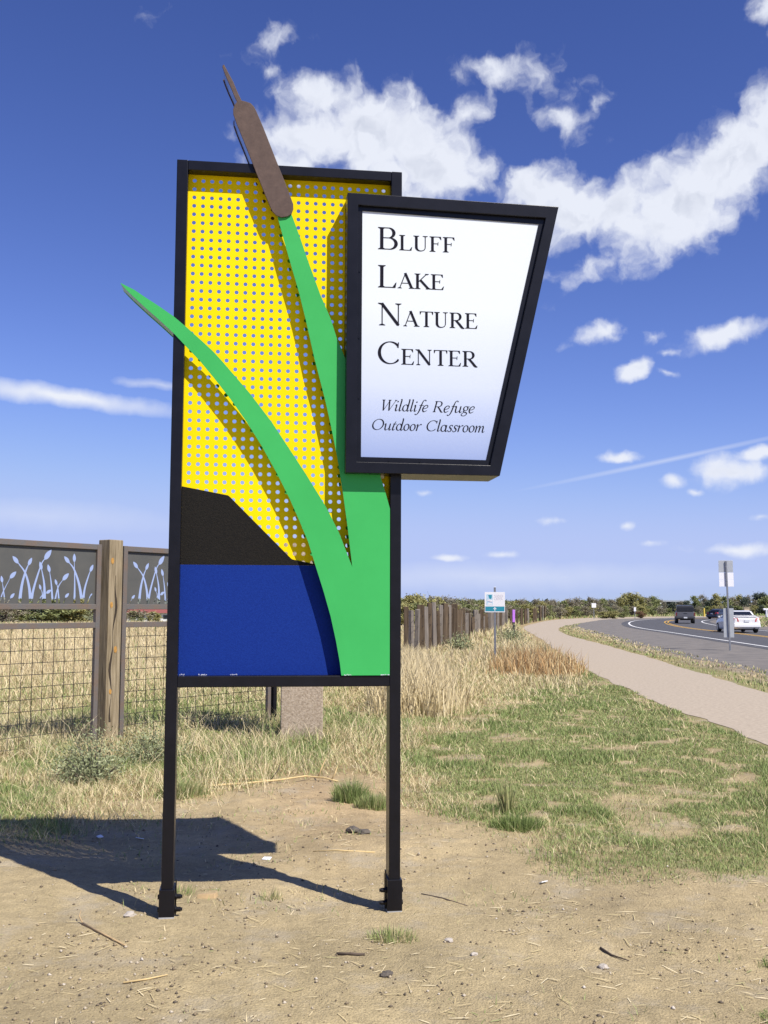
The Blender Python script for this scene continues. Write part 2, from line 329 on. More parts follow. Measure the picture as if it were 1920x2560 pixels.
def turf_mask(x, y): return sstep(.24, .44, fbm(x*3.2, y*3.2, 3))*(.12+.88*sstep(.27, .40, fbm(x*.95+13, y*.95+2, 3)))
def ground_drop(x, y): return -2.4*sstep(80, 200, np.asarray(y, float))*(1-sstep(-25, -8, np.asarray(x, float)))
def make_ground():
    def axis(lo, hi, step, ext, g):
        a = list(np.arange(lo, hi+1e-6, step)); s = step; v = a[-1]
        while v < ext[1]: s *= g; v += s; a.append(v)
        s = step; v = a[0]
        while v > ext[0]: s *= g; v -= s; a.insert(0, v)
        return np.array(a)
    xs = axis(-4.2, 3.8, .03, (-5200, 5200), 1.13); ys = axis(3.2, 11.5, .03, (-2500, 7000), 1.10)
    X, Y = np.meshgrid(xs, ys); Z = ground_z(X, Y)+ground_drop(X, Y)
    rec = np.hypot(X+1.09, Y-5.58); rec2 = np.hypot(X-.07, Y-5.72)          # soil mounded round the two feet
    Z = Z*np.minimum(1, .25+rec)*np.minimum(1, .25+rec2)+.012*np.exp(-(rec/.2)**2)+.012*np.exp(-(rec2/.2)**2)
    nx, ny = len(xs), len(ys)
    V = np.stack([X, Y, Z], -1).reshape(-1, 3)
    idx = np.arange(nx*ny).reshape(ny, nx)
    F = np.stack([idx[:-1,:-1], idx[:-1,1:], idx[1:,1:], idx[1:,:-1]], -1).reshape(-1, 4)
    me = bpy.data.meshes.new('ground'); me.vertices.add(len(V)); me.vertices.foreach_set('co', V.ravel())
    me.loops.add(F.size); me.loops.foreach_set('vertex_index', F.ravel().astype(np.int32))
    me.polygons.add(len(F)); me.polygons.foreach_set('loop_start', np.arange(0, F.size, 4, dtype=np.int32)); me.polygons.foreach_set('loop_total', np.full(len(F), 4, np.int32))
    me.update()
    x, y = V[:,0], V[:,1]
    bare = w_bare(x, y); green = w_green(x, y)
    red = np.exp(-((x+.35)/.75)**2-((y-9.2)/1.9)**2)+.25*fbm(x*.7, y*.7, 3)
    dirt = np.array([.39,.315,.178])*(1-red[:,None]*.55)+np.array([.43,.300,.175])*red[:,None]*.55
    straw = np.array([.33,.25,.125]); grn = np.array([.20,.20,.075])
    off = (x > road_x(y, -9.5)); gravelly = np.array([.26,.215,.165])
    right = (sstep(-.2, .6, x)*(1-sstep(24, 34, y)))[:,None]; tm = turf_mask(x, y)[:,None]
    grn = grn*(tm*right+(1-right))+dirt*.96*right*(1-tm); straw = straw*(1-.6*right)+dirt*.6*right
    base = dirt*bare[:,None]+(1-bare[:,None])*(straw*(1-green[:,None]*.8)+grn*green[:,None]*.8)
    verge = off & (y > 5); base[verge] = gravelly*.8+np.array([.066,.05,.025])
    far = sstep(110, 260, np.hypot(x, y)); base = base*(1-far[:,None])+np.array([.16,.17,.075])*far[:,None]
    ca = me.color_attributes.new('soil', 'FLOAT_COLOR', 'POINT'); ca.data.foreach_set('color', np.c_[base, np.ones(len(base))].ravel())
    m = bpy.data.materials.new('soil'); m.use_nodes = True; nt = m.node_tree; N = nt.nodes; L = nt.links; b = N['Principled BSDF']
    b.inputs['Roughness'].default_value = .95; b.inputs['Specular IOR Level'].default_value = .15
    at = N.new('ShaderNodeAttribute'); at.attribute_name = 'soil'; tc = N.new('ShaderNodeTexCoord')
    def noise(s, d=6, r=.6):
        n = N.new('ShaderNodeTexNoise'); L.new(tc.outputs['Object'], n.inputs['Vector']); n.inputs['Scale'].default_value = s; n.inputs['Detail'].default_value = d; n.inputs['Roughness'].default_value = r; return n.outputs['Fac']
    def mul(c, f, lo, hi, p0=.3, p1=.7):
        r = N.new('ShaderNodeMapRange'); L.new(f, r.inputs['Value']); r.inputs['From Min'].default_value = p0; r.inputs['From Max'].default_value = p1; r.inputs['To Min'].default_value = lo; r.inputs['To Max'].default_value = hi
        x_ = N.new('ShaderNodeMix'); x_.data_type = 'RGBA'; x_.blend_type = 'MULTIPLY'; x_.inputs['Factor'].default_value = 1
        L.new(c, x_.inputs['A']); L.new(r.outputs[0], x_.inputs['B']); return x_.outputs['Result']
    c = mul(at.outputs['Color'], noise(1.1, 5), .80, 1.18); c = mul(c, noise(9, 6, .7), .84, 1.16); c = mul(c, noise(70, 4, .7), .78, 1.22)
    gc = N.new('ShaderNodeMix'); gc.data_type = 'RGBA'; L.new(c, gc.inputs['A']); gc.inputs['B'].default_value = (.40,.35,.265,1)      # paler grit and dust patches
    gm = N.new('ShaderNodeMapRange'); L.new(noise(2.3, 8, .72), gm.inputs['Value']); gm.inputs['From Min'].default_value = .52; gm.inputs['From Max'].default_value = .66; gm.inputs['To Max'].default_value = .55
    L.new(gm.outputs[0], gc.inputs['Factor']); L.new(gc.outputs['Result'], b.inputs['Base Color'])
    ad = N.new('ShaderNodeMath'); ad.operation = 'ADD'; L.new(noise(38, 8, .75), ad.inputs[0])
    vo = N.new('ShaderNodeTexVoronoi'); vo.inputs['Scale'].default_value = 95; L.new(tc.outputs['Object'], vo.inputs['Vector'])
    iv = N.new('ShaderNodeMath'); iv.operation = 'MULTIPLY'; L.new(vo.outputs['Distance'], iv.inputs[0]); iv.inputs[1].default_value = -.35; L.new(iv.outputs[0], ad.inputs[1])
    bp = N.new('ShaderNodeBump'); bp.inputs['Strength'].default_value = .7; bp.inputs['Distance'].default_value = .022; L.new(ad.outputs[0], bp.inputs['Height']); L.new(bp.outputs[0], b.inputs['Normal'])
    o = link('ground', me, None, m, True); tag(o, 'bare tan soil turning to grassland around the sign', kind='structure')
make_ground()

def strip(name, A, B, z, m, label, n=6, rough=0.):
    """a sheet between two border lines"""
    V = []; F = []
    for i in range(len(A)):
        for k in range(n+1):
            t = k/n; p = A[i]*(1-t)+B[i]*t
            V.append((p[0], p[1], z))
    if rough:
        for i in range(len(A)):
            w = (fbm(A[i][0]*.9+3, A[i][1]*.9, 4)-.5)*rough; w2 = (fbm(B[i][0]*.9, B[i][1]*.9+5, 4)-.5)*rough
            dv = (B[i]-A[i])/max(1e-6, np.hypot(*(B[i]-A[i])))
            V[i*(n+1)] = (A[i][0]+dv[0]*w, A[i][1]+dv[1]*w, z); V[i*(n+1)+n] = (B[i][0]+dv[0]*w2, B[i][1]+dv[1]*w2, z)
    for i in range(len(A)-1):
        for k in range(n):
            a = i*(n+1)+k; F.append((a, a+1, a+n+2, a+n+1))
    me = mesh(name, V, F); bm = bmesh.new(); bm.from_mesh(me); bmesh.ops.recalc_face_normals(bm, faces=bm.faces)
    if sum(f.normal.z for f in bm.faces) < 0: bmesh.ops.reverse_faces(bm, faces=bm.faces)
    bm.to_mesh(me); bm.free()
    return tag(link(name, me, None, m), label, kind='structure')

M_PATH = mat('crusher_fines', (.385,.325,.252), .95, var=.17, scale=16, bump=.2, bscale=60, spec=.1, detail=10)
M_ASPHALT = mat('asphalt', (.085,.085,.09), .85, var=.18, scale=1.2, bump=.3, bscale=40, spec=.25, detail=9)
M_GRAVEL = mat('road_gravel', (.135,.128,.122), .95, scale=1.4, bump=.4, bscale=30, spec=.1, col2=(.215,.195,.175), detail=10)
M_WHITE_LINE = mat('white_road_paint', (.72,.72,.70), .7, var=.12, scale=6)
M_YELLOW_LINE = mat('yellow_road_paint', (.62,.36,.04), .7, var=.15, scale=6)
Af = resample(catmull(PATH_L, 10), 900); Bf = resample(catmull(PATH_R, 10), 900)
# pair the borders along the path so that cross lines stay square to it
strip('path', Af, Bf, .006, M_PATH, 'pale crusher fines trail curving away beside the road', 8, .35)
strip('road_shoulder', road_off(-8.9), road_off(-4.1), .004, M_GRAVEL, 'grey gravel shoulder between the trail and the road', 6, 1.1)
strip('inner_shoulder', road_off(4.4), road_off(7.4), .004, M_GRAVEL, 'gravel shoulder on the inside of the bend', 4, .9)
strip('road', road_off(-4.5), road_off(4.7), .010, M_ASPHALT, 'grey asphalt road bending to the right', 6)
for k0, k1, nm, m, lb in ((-3.86,-3.70,'edge_line',M_WHITE_LINE,'white edge line along the near side of the road'),(-.24,-.10,'centre_line',M_YELLOW_LINE,'near stripe of the double yellow centre line'),(.10,.24,'centre_line',M_YELLOW_LINE,'far stripe of the double yellow centre line'),(3.75,3.90,'edge_line',M_WHITE_LINE,'white edge line on the inside of the bend')):
    strip(nm, road_off(k0), road_off(k1), .015, m, lb, 1)
# ------------------------------------------------------------------ lettering (flat print built from pen strokes)
def stroke(pts, smooth=True, n=5):
    """polygons for a pen stroke through (x, y, width) points"""
    P = catmull(pts, n) if smooth and len(pts) > 2 else np.array(pts, float)
    T = np.gradient(P[:, :2], axis=0); T /= np.maximum(1e-9, np.hypot(T[:,0], T[:,1]))[:,None]; Nn = np.stack([-T[:,1], T[:,0]], 1)
    a = P[:, :2]+Nn*P[:,2:3]/2; b = P[:, :2]-Nn*P[:,2:3]/2
    return [[tuple(a[i]), tuple(b[i]), tuple(b[i+1]), tuple(a[i+1])] for i in range(len(P)-1)]
def ring(cx, cy, rx, ry, a0=0., a1=360., thick=.13, thin=.045, tilt=0., n=30):
    pts = []
    for k in range(n+1):
        a = R(a0+(a1-a0)*k/n); w = thin+(thick-thin)*abs(math.cos(a+R(tilt)))**1.3
        pts.append((cx+rx*math.cos(a), cy+ry*math.sin(a), w))
    return stroke(pts, False)
def seg(x0, y0, x1, y1, w, w2=None): return stroke([(x0,y0,w),(x1,y1,w2 or w)], False)
def serif(x, y, w, up=1, half=None):
    h = half or w*1.15
    return [[(x-h,y),(x+h,y),(x+h,y+up*.022),(x+w*.5,y+up*.075),(x-w*.5,y+up*.075),(x-h,y+up*.022)]]
def vst(x, w, y0=0., y1=1.): return [[(x-w/2,y0),(x+w/2,y0),(x+w/2,y1),(x-w/2,y1)]]+serif(x,y0,w,1)+serif(x,y1,w,-1)
def armserif(x, y, l): return [[(x-.022,y),(x+.012,y),(x+.020,y+l),(x-.008,y+l)]]
def caps(k):
    """roman capitals, cap height 1; k thickens the small capitals. Returns {letter: (polygons, advance)}"""
    t = .125*k; h = .042*k; G = {}
    G['B'] = (vst(.16,t)+seg(.16,.979,.40,.979,h)+seg(.16,.53,.40,.53,h)+seg(.16,.021,.42,.021,h)+ring(.38,.755,.19,.225,-90,90,t,h)+ring(.41,.275,.235,.255,-90,90,t*1.05,h), .74)
    G['L'] = (vst(.16,t)+seg(.16,.021,.60,.021,h)+[[(.50,.0),(.62,.0),(.655,.25),(.62,.23)]], .70)
    G['U'] = (vst(.16,t,.28,1)[:1]+serif(.16,1,t,-1)+[[(.60-h/2,.3),(.60+h/2,.3),(.60+h/2,1),(.60-h/2,1)]]+serif(.60,1,h,-1,t)+stroke([(.16,.34,t),(.17,.18,t),(.25,.05,t*.7),(.39,.012,h*1.2),(.53,.07,h),(.59,.18,h),(.60,.34,h)]), .80)
    G['F'] = (vst(.16,t)+seg(.16,.979,.55,.979,h)+[[(.46,1),(.585,1),(.60,.78),(.57,.80)]]+seg(.16,.53,.44,.53,h)+[[(.41,.42),(.445,.42),(.455,.64),(.425,.64)]], .66)
    G['E'] = (vst(.16,t)+seg(.16,.979,.57,.979,h)+[[(.48,1),(.60,1),(.61,.79),(.58,.81)]]+seg(.16,.53,.46,.53,h)+[[(.43,.42),(.465,.42),(.475,.64),(.445,.64)]]+seg(.16,.021,.60,.021,h)+[[(.50,.0),(.62,.0),(.66,.24),(.625,.22)]], .72)
    G['A'] = (seg(.09,.02,.375,1.0,h*1.05)+seg(.355,1.0,.68,.02,t,t)+seg(.20,.34,.54,.34,h)+serif(.09,0,h*1.2,1,.105)+serif(.68,0,t,1), .80)
    G['K'] = (vst(.16,t)+seg(.20,.46,.60,.98,h*1.1)+seg(.30,.58,.70,.02,t,t)+serif(.62,1,h*1.2,-1,.10)+serif(.71,0,t,1), .80)
    G['N'] = ([[(.15-h/2,0),(.15+h/2,0),(.15+h/2,1),(.15-h/2,1)]]+serif(.15,0,h*1.1,1,.11)+seg(.13,.99,.72,.03,t,t)+serif(.10,1,h,-1,.10)+[[(.72-h/2,0),(.72+h/2,0),(.72+h/2,1),(.72-h/2,1)]]+serif(.72,1,h*1.1,-1,.11), .90)
    G['T'] = (vst(.38,t)[:1]+serif(.38,0,t,1)+seg(.06,.979,.70,.979,h)+[[(.045,.79),(.075,.80),(.13,1),(.03,1)],[(.715,.79),(.685,.80),(.63,1),(.73,1)]], .76)
    G['R'] = (vst(.16,t)+seg(.16,.979,.38,.979,h)+seg(.16,.50,.38,.50,h)+ring(.37,.74,.20,.24,-90,90,t,h)+stroke([(.34,.50,t*.9),(.52,.25,t),(.66,.04,t),(.78,-.01,h)]), .80)
    G['C'] = (ring(.46,.5,.37,.48,42,318,t,h,-8)+[[(.70,.74),(.755,.72),(.765,.97),(.735,.97)],[(.735,.15),(.775,.20),(.72,.24),(.69,.16)]], .84)
    G['O'] = (ring(.47,.5,.38,.48,0,360,t,h,-12), .94)
    G['S'] = (stroke([(.52,.80,h),(.46,.95,h*1.2),(.30,.985,h*1.2),(.15,.86,t*.8),(.18,.66,t),(.36,.50,t*1.1),(.52,.34,t),(.53,.14,t*.8),(.36,.015,h*1.2),(.18,.03,h*1.2),(.10,.22,h)]), .64)
    G['D'] = (vst(.16,t)+seg(.16,.979,.36,.979,h)+seg(.16,.021,.36,.021,h)+ring(.34,.5,.40,.479,-90,90,t,h), .86)
    return G
def italics():
    """italic letters, upright here and slanted when set"""
    t, h = .095, .036; G = {}; C = caps(.78)
    for ch in 'ROC': G[ch] = C[ch]
    hook = lambda x: [(x,.30,t),(x,.10,t),(x+.05,.005,.06),(x+.16,.12,.025)]
    G['W'] = (seg(.10,.98,.26,.02,t)+seg(.26,.02,.56,.98,h)+seg(.52,.98,.66,.02,t)+seg(.66,.02,.98,.98,h)+serif(.10,1,t,-1)+serif(.54,1,t,-1)+serif(.98,1,h,-1,.09), 1.02)
    ent = lambda x, top: [(x-.10,top-.12,.025),(x-.02,top-.01,.06),(x,top-.14,t)]
    G['i'] = (stroke(ent(.10,.60)+hook(.10))+ring(.12,.86,.028,.028,0,360,.06,.06,0,10), .27)
    G['l'] = (stroke([(.02,1.04,.03),(.09,1.08,.06),(.10,.90,t)]+hook(.10)), .27)
    bowl = lambda x: ring(x,.30,.17,.295,0,360,t,h,-14)
    G['o'] = (bowl(.22), .46)
    G['d'] = (bowl(.22)+stroke([(.32,1.04,.03),(.39,1.08,.06),(.40,.90,t)]+hook(.40)), .55)
    G['a'] = (bowl(.22)+stroke([(.40,.60,.07),(.40,.45,t)]+hook(.40)), .55)
    G['e'] = (stroke([(.06,.28,h),(.22,.30,.04),(.36,.42,.055),(.34,.56,.06),(.22,.60,.05),(.09,.46,t*.9),(.05,.26,t),(.10,.06,t*.9),(.20,.0,.06),(.38,.13,.026)]), .42)
    G['f'] = (stroke([(.50,.98,.08),(.42,1.08,.045),(.31,1.0,.06),(.24,.62,t),(.19,.10,t),(.12,-.18,.07),(.02,-.29,.045),(-.07,-.22,.075)])+seg(.10,.575,.42,.575,.036), .36)
    G['u'] = (stroke(ent(.10,.60)+[(.10,.25,t),(.13,.06,t),(.20,.01,.05),(.34,.13,.03),(.42,.34,.03)])+stroke([(.42,.60,.08),(.42,.42,t)]+hook(.42)), .59)
    G['g'] = (ring(.22,.40,.15,.195,0,360,t*.95,h,-10)+stroke([(.14,.24,.03),(.08,.15,.05),(.16,.08,.07),(.32,.02,.08),(.38,-.10,.07),(.26,-.27,.045),(.08,-.27,.045),(.0,-.16,.06),(.08,-.02,.045),(.16,.06,.03)])+stroke([(.32,.52,.03),(.40,.58,.045),(.45,.56,.06)]), .46)
    G['t'] = (stroke([(.20,.82,.03),(.14,.62,.07),(.10,.40,t)]+hook(.09))+seg(.02,.575,.30,.575,.034), .30)
    G['r'] = (stroke(ent(.10,.60)+[(.10,.30,t),(.09,.0,t)])+stroke([(.10,.32,.025),(.20,.50,.03),(.30,.60,.06),(.36,.55,.09)]), .38)
    G['s'] = (stroke([(.31,.47,.035),(.29,.57,.05),(.20,.60,.05),(.10,.50,.07),(.14,.36,t),(.25,.25,t),(.27,.10,.08),(.17,.005,.05),(.07,.02,.05),(.03,.14,.035)]), .36)
    G['m'] = (stroke(ent(.10,.60)+[(.10,.30,t),(.09,.0,t)])+stroke([(.10,.30,.025),(.20,.50,.03),(.30,.59,.06),(.35,.48,t),(.34,.0,t)])+stroke([(.35,.30,.025),(.45,.50,.03),(.55,.59,.06),(.60,.48,t),(.60,.30,t)]+hook(.60)), .77)
    return G
CAP_BIG, CAP_SMALL, ITAL = caps(.90), caps(1.05), italics()
def set_line(text, x0, x1, zb, cap, slant=0., smallcaps=.69, track=0.):
    """lay a line of print out between x0 and x1 on baseline zb; returns a flat mesh in (x, z)"""
    polys = []; pen = 0.
    for i, ch in enumerate(text):
        if ch == ' ': pen += .34; continue
        if slant: G, s = ITAL[ch], 1.
        elif i == 0 or smallcaps == 1.: G, s = CAP_BIG[ch], 1.
        else: G, s = CAP_SMALL[ch], smallcaps
        for p in G[0]: polys.append([(pen+(a+slant*b)*s, b*s) for a, b in p])
        pen += (G[1]+track)*s
    lo = min(a for p in polys for a, b in p); hi = max(a for p in polys for a, b in p); k = (x1-x0)/(hi-lo)
    polys = [[(x0+(a-lo)*k, zb+b*cap) for a, b in p] for p in polys]
    return cdt_shape(polys)

# ------------------------------------------------------------------ the big cattail sign
M_BLACK = mat('black_powder_coat', (.0055,.0055,.0085), .30, var=.3, scale=9, bump=.06, bscale=500, spec=.30)
M_YELLOW = mat('yellow_powder_coat', (.81,.60,.001), .6, scale=2.5, spec=.08, col2=(.86,.65,.002), detail=9)
M_GREEN = mat('green_sheet_metal', (.040,.365,.088), .5, scale=2.2, spec=.18, col2=(.047,.41,.102), detail=9)
M_BROWN = mat('brown_rusted_steel', (.062,.036,.027), .6, scale=30, col2=(.094,.058,.044), bump=.1, bscale=300, spec=.4)
M_LAND = mat('speckled_dark_coating', (.008,.008,.008), .8, scale=140, col2=(.0165,.0145,.012), bump=.4, bscale=200, spec=.12, detail=3)
M_WATER = mat('speckled_blue_coating', (.005,.023,.180), .7, scale=110, col2=(.007,.031,.220), bump=.15, bscale=200, spec=.1, detail=3)
M_EDGE_BROWN = mat('polished_edge_metal', (.36,.35,.37), .22, 1., var=.1, scale=8)
M_EDGE_GREEN = mat('green_edge_metal', (.20,.34,.24), .35, .5, var=.1, scale=8)
M_PRINT = mat('black_print', (.010,.010,.018), .8, var=.1, scale=20, spec=.1)
M_BARE = mat('bare_galvanised', (.42,.43,.44), .55, .3, var=.25, scale=14)
M_BOX = M_BLACK
W, TOP, TW, TD = 1.2345, 4.014, .060, .130          # frame width, height, tube face and depth
XBAR0, XBAR1, TOPIN = 1.1755, 1.2335, 3.9585
SHEET = TD/2
LEAF = [(-0.2801,3.311),(-0.2089,3.2773),(-0.1479,3.2375),(-0.0761,3.1926),(0.0012,3.1404),(0.0681,3.0859),(0.1588,3.0064),(0.2133,2.9568),(0.2698,2.8961),(0.41,2.737),(0.5309,2.5815),(0.6275,2.4374),(0.7158,2.3057),(0.8294,2.1245),(0.8968,1.9926),(0.9695,1.8097),(0.9423,2.0264),(0.916,2.2093),(0.8854,2.393),(0.8506,2.5604),(0.8158,2.7116),(0.7552,2.9394),(0.7069,3.1481),(0.6676,3.3023),(0.6065,3.5063),(0.5468,3.7155),(0.5701,3.7341),(0.6205,3.7411),(0.6683,3.6132),(0.7161,3.4769),(0.7854,3.2902),(0.8413,3.1634),(0.8742,3.0618),(0.9232,2.9437),(1.02,2.64),(1.1208,2.297),(1.1481,2.2101),(1.172,2.1258),(1.1735,1.2345),(0.915,1.2345),(0.9063,1.3034),(0.8848,1.4173),(0.855,1.5478),(0.8168,1.6785),(0.7702,1.821),(0.732,1.941),(0.6814,2.0589),(0.6307,2.1711),(0.5633,2.3026),(0.4792,2.4506),(0.3953,2.582),(0.3098,2.701),(0.2157,2.8189),(0.1429,2.9047),(0.0649,2.9846),(-0.0004,3.052),(-0.0745,3.119),(-0.1466,3.1805),(-0.2187,3.2455),(-0.2547,3.2808),(-0.28,3.3073)]
CAT = [(0.239,4.5573),(0.2444,4.5568),(0.2668,4.5141),(0.2948,4.4637),(0.3183,4.4084),(0.3417,4.3601),(0.3644,4.3555),(0.3916,4.3478),(0.4101,4.3291),(0.4241,4.3016),(0.4615,4.2157),(0.5039,4.1098),(0.5414,4.0157),(0.5789,3.9237),(0.6116,3.8406),(0.6304,3.7903),(0.6316,3.7622),(0.622,3.7336),(0.5995,3.7184),(0.5679,3.712),(0.5407,3.7199),(0.5178,3.7421),(0.5062,3.7665),(0.4759,3.8381),(0.4385,3.9277),(0.4105,3.9968),(0.3823,4.0674),(0.3495,4.1481),(0.3167,4.2265),(0.2978,4.279),(0.2964,4.3073),(0.3037,4.3315),(0.3169,4.3513),(0.3053,4.3742),(0.2864,4.4204),(0.263,4.471),(0.2442,4.5172),(0.2337,4.5474)]
BOXO = [(0.9236,3.8513),(2.1119,3.8349),(1.7655,2.3089),(0.9236,2.31)]
BOXI = [(0.983,3.7846),(2.0362,3.7658),(1.7112,2.3655),(0.983,2.3696)]
FACE = [(1.008,3.760),(2.0015,3.7357),(1.6945,2.3963),(1.008,2.3990)]

def make_sign():
    yaw = .129250937
    S = empty('cattail_sign', (-1.13079395, 5.56120246, 0), yaw, 'tall black framed sign with yellow perforated panel, green cattail and white name board', 'sign')
    # local axes: x along the face, y back from the front of the frame, z up
    for x0, nm in ((0, 'post'), (W-TW, 'post')):
        MB().box(x0, x0+TW, 0, TD, -.35, TOP).build(nm, M_BLACK, S, .004)
    MB().box(TW, W-TW, .001, TD-.001, TOPIN, TOP-.001).build('top_rail', M_BLACK, S, .004)
    MB().box(TW, W-TW, .001, TD-.001, XBAR0, XBAR1).build('cross_rail', M_BLACK, S, .004)
    # base sleeves, bolts and the unpainted stub in the ground
    for side, x0, zt, zp in ((1, 0, .155, .018), (-1, W-TW, .172, .012)):
        g = .0095
        sl = MB().box(x0-g, x0+TW+g, -g, TD+g, zp, zt).build('base_sleeve', M_BLACK, S, .003)
        MB().box(x0-g+.001, x0+TW+g-.001, -g+.001, TD+g-.001, -.3, zp+.0015).build('bare_metal_foot', M_BARE, sl)
        xi = x0+TW+g if side > 0 else x0-g
        ear = MB(); xa, xb = (xi, xi+.006) if side > 0 else (xi-.006, xi)
        ear.box(xa, xb, TD*.30, TD*.52, zp, zt+.038); ear.build('bracket_plate', M_BLACK, sl, .002)
        for z in (.048, .112):
            for yy in (TD*.22,):
                b = MB(); d = 1 if side > 0 else -1
                b.tube([(xi, yy, z), (xi+d*.010, yy, z)], .019, 6); b.tube([(xi+d*.010, yy, z), (xi+d*.030, yy, z)], .0135, 6); b.tube([(xi+d*.030, yy, z), (xi+d*.038, yy, z)], .009, 8)
                b.build('bolt', M_BLACK, sl, .0015)
        xo = x0-g if side > 0 else x0+TW+g; d = -1 if side > 0 else 1
        for z in (.048, .112):
            MB().tube([(xo, TD*.22, z), (xo+d*.008, TD*.22, z)], .014, 6).build('bolt_head', M_BLACK, sl, .001)
    # perforated yellow sheet: every hole is cut through
    px, r0, th, c0, z0 = .04755, .0112, .006, .0931, 3.9255
    x_lo, x_hi, z_lo, z_hi = TW, W-TW, XBAR1, TOPIN
    V, F = [], []; vid = {}
    def vert(x, z, y):
        k = (round(x, 5), round(z, 5), y)
        if k not in vid: vid[k] = len(V); V.append((x, SHEET+y, z))
        return vid[k]
    def quad(pts):
        F.append(tuple(vert(x, z, 0.) for x, z in pts)); F.append(tuple(vert(x, z, th) for x, z in reversed(pts)))
    ncol, nrow = 23, 46; half = px/2; n = 12
    for i in range(ncol):
        cx = c0+i*px; xa = x_lo if i == 0 else cx-half; xb = x_hi if i == ncol-1 else cx+half
        for j in range(nrow):
            cz = z0-j*px; za = cz-half; zb = z_hi if j == 0 else cz+half
            ringp = [(cx+r0*math.cos(2*math.pi*k/n+math.pi/n), cz+r0*math.sin(2*math.pi*k/n+math.pi/n)) for k in range(n)]
            # four sides of the cell joined to quarters of the ring
            cor = [(xb, zb), (xa, zb), (xa, za), (xb, za)]
            for q in range(4):
                ids = [(q*3+1+k) % n for k in range(4)]
                arc = [ringp[(q*3+1+k) % n] for k in range(-0, 4)]
                c1, c2 = cor[q], cor[(q+1) % 4]
                F.append(tuple(vert(x, z, 0.) for x, z in [c1, c2]+arc[::-1])); F.append(tuple(vert(x, z, th) for x, z in arc+[c2, c1]))
            for k in range(n):
                a, b = ringp[k], ringp[(k+1) % n]
                F.append((vert(*a, 0.), vert(*b, 0.), vert(*b, th), vert(*a, th)))
    zbot = z0-(nrow-1)*px-half
    quad([(x_lo, z_lo), (x_hi, z_lo), (x_hi, zbot), (x_lo, zbot)])
    me = mesh('perforated_panel', V, F); bm = bmesh.new(); bm.from_mesh(me); bmesh.ops.recalc_face_normals(bm, faces=bm.faces); bm.to_mesh(me); bm.free()
    link('perforated_panel', me, S, M_YELLOW)
    e = .0035
    land = [(TW+.0005,2.235),(.3027,2.1908),(.31,2.186),(.6456,1.8542),(.652,1.850),(.7747,1.8247),(.86,1.82),(TW+.0005,1.8175)]
    MB().prism(land, SHEET-e, SHEET-.0004).build('land_panel', M_LAND, S)
    MB().prism([(TW+.0005,1.8168),(W-TW-.0005,1.8195),(W-TW-.0005,XBAR1+.0005),(TW+.0005,XBAR1+.0005)], SHEET-e, SHEET-.0004).build('water_panel', M_WATER, S)
    MB().prism(land, SHEET+th+.0004, SHEET+th+e).build('land_panel', M_LAND, S); MB().prism([(TW+.0005,1.8168),(W-TW-.0005,1.8195),(W-TW-.0005,XBAR1+.0005),(TW+.0005,XBAR1+.0005)], SHEET+th+.0004, SHEET+th+e).build('water_panel', M_WATER, S)
    ms = mat('chalky_scuff', (.55,.58,.66), .8, var=.15, scale=40); rs = np.random.default_rng(9)
    for (xa, xb) in ((.066,.094),(.165,.205),(.33,.365),(.93,.965),(1.125,1.17)):
        x = xa; k = MB()
        while x < xb:
            w_ = rs.uniform(.002, .006); h_ = rs.uniform(.001, .006); z_ = XBAR1+rs.uniform(.0, .004); yy = (SHEET-e-.0006) if xa < .9 else -.0071
            k.hexa([(x,yy,z_),(x+w_,yy,z_+.0005),(x+w_,yy+.0004,z_+.0005),(x,yy+.0004,z_),(x+.0005,yy,z_+h_),(x+w_*.8,yy,z_+h_*.9),(x+w_*.8,yy+.0004,z_+h_*.9),(x+.0005,yy+.0004,z_+h_)]); x += w_*rs.uniform(.7, 1.6)
        tag(k.build('scuff_mark', ms, S), kind='stuff')
    # green leaf plate in front of the frame, its twin behind, and edge bands where it leaves the frame
    MB().prism(LEAF, -.0065, -.0015).build('leaf_plate', M_GREEN, S)
    MB().prism(LEAF, TD+.0015, TD+.0065).build('leaf_plate', M_GREEN, S)
    def band(name, pts, y0, y1, m):
        V, F = [], []
        for a, b in pts: V += [(a, y0, b), (a, y1, b)]
        for k in range(len(pts)-1): F.append((2*k, 2*k+1, 2*k+3, 2*k+2))
        o = link(name, mesh(name, V, F), S, m); md = o.modifiers.new('thick', 'SOLIDIFY'); md.thickness = .003; md.offset = 0; return o
    lower = [p for p in LEAF[-6:]]; upper = LEAF[:5]
    ins = lambda pts, dz: [(a, b+dz) for a, b in pts]
    band('leaf_edge', ins(lower[:-1], .006)+[(-.279,3.309)], -.0015, TD+.0015, M_EDGE_GREEN)
    band('leaf_edge', [(-.279,3.3093)]+ins(upper, -.006)[1:], -.0015, TD+.0015, M_EDGE_GREEN)
    MB().prism(CAT, -.0180, -.0070).build('cattail_head', M_BROWN, S, .0015)
    MB().prism(CAT, TD+.0070, TD+.0105).build('cattail_head', M_BROWN, S, .0015)
    cx = sum(a for a, b in CAT)/len(CAT)
    above = [p for p in CAT[:13]]+[]; left = [p for p in CAT[25:]]+[CAT[0]]
    def inset(pts, d): return [(a+d, b) for a, b in pts]
    band('cattail_edge', inset(left, .007), -.0072, TD+.0072, M_EDGE_BROWN)
    band('cattail_edge', inset(above[2:], -.007), -.0072, TD+.0072, M_EDGE_BROWN)
    # hidden standoffs that carry the plates from the sheet
    for (a, b) in ((.62,3.62),(.86,2.6),(.70,2.2),(1.05,1.5),(.45,2.56)):
        MB().tube([(a, -.002, b), (a, TD+.002, b)], .006, 8).build('standoff', M_BLACK, S)
    # white name board: a deep black box with a stepped bezel on both faces
    yf, yb = -.070, .200
    B = MB(); 
    MBx = MB(); i = 0
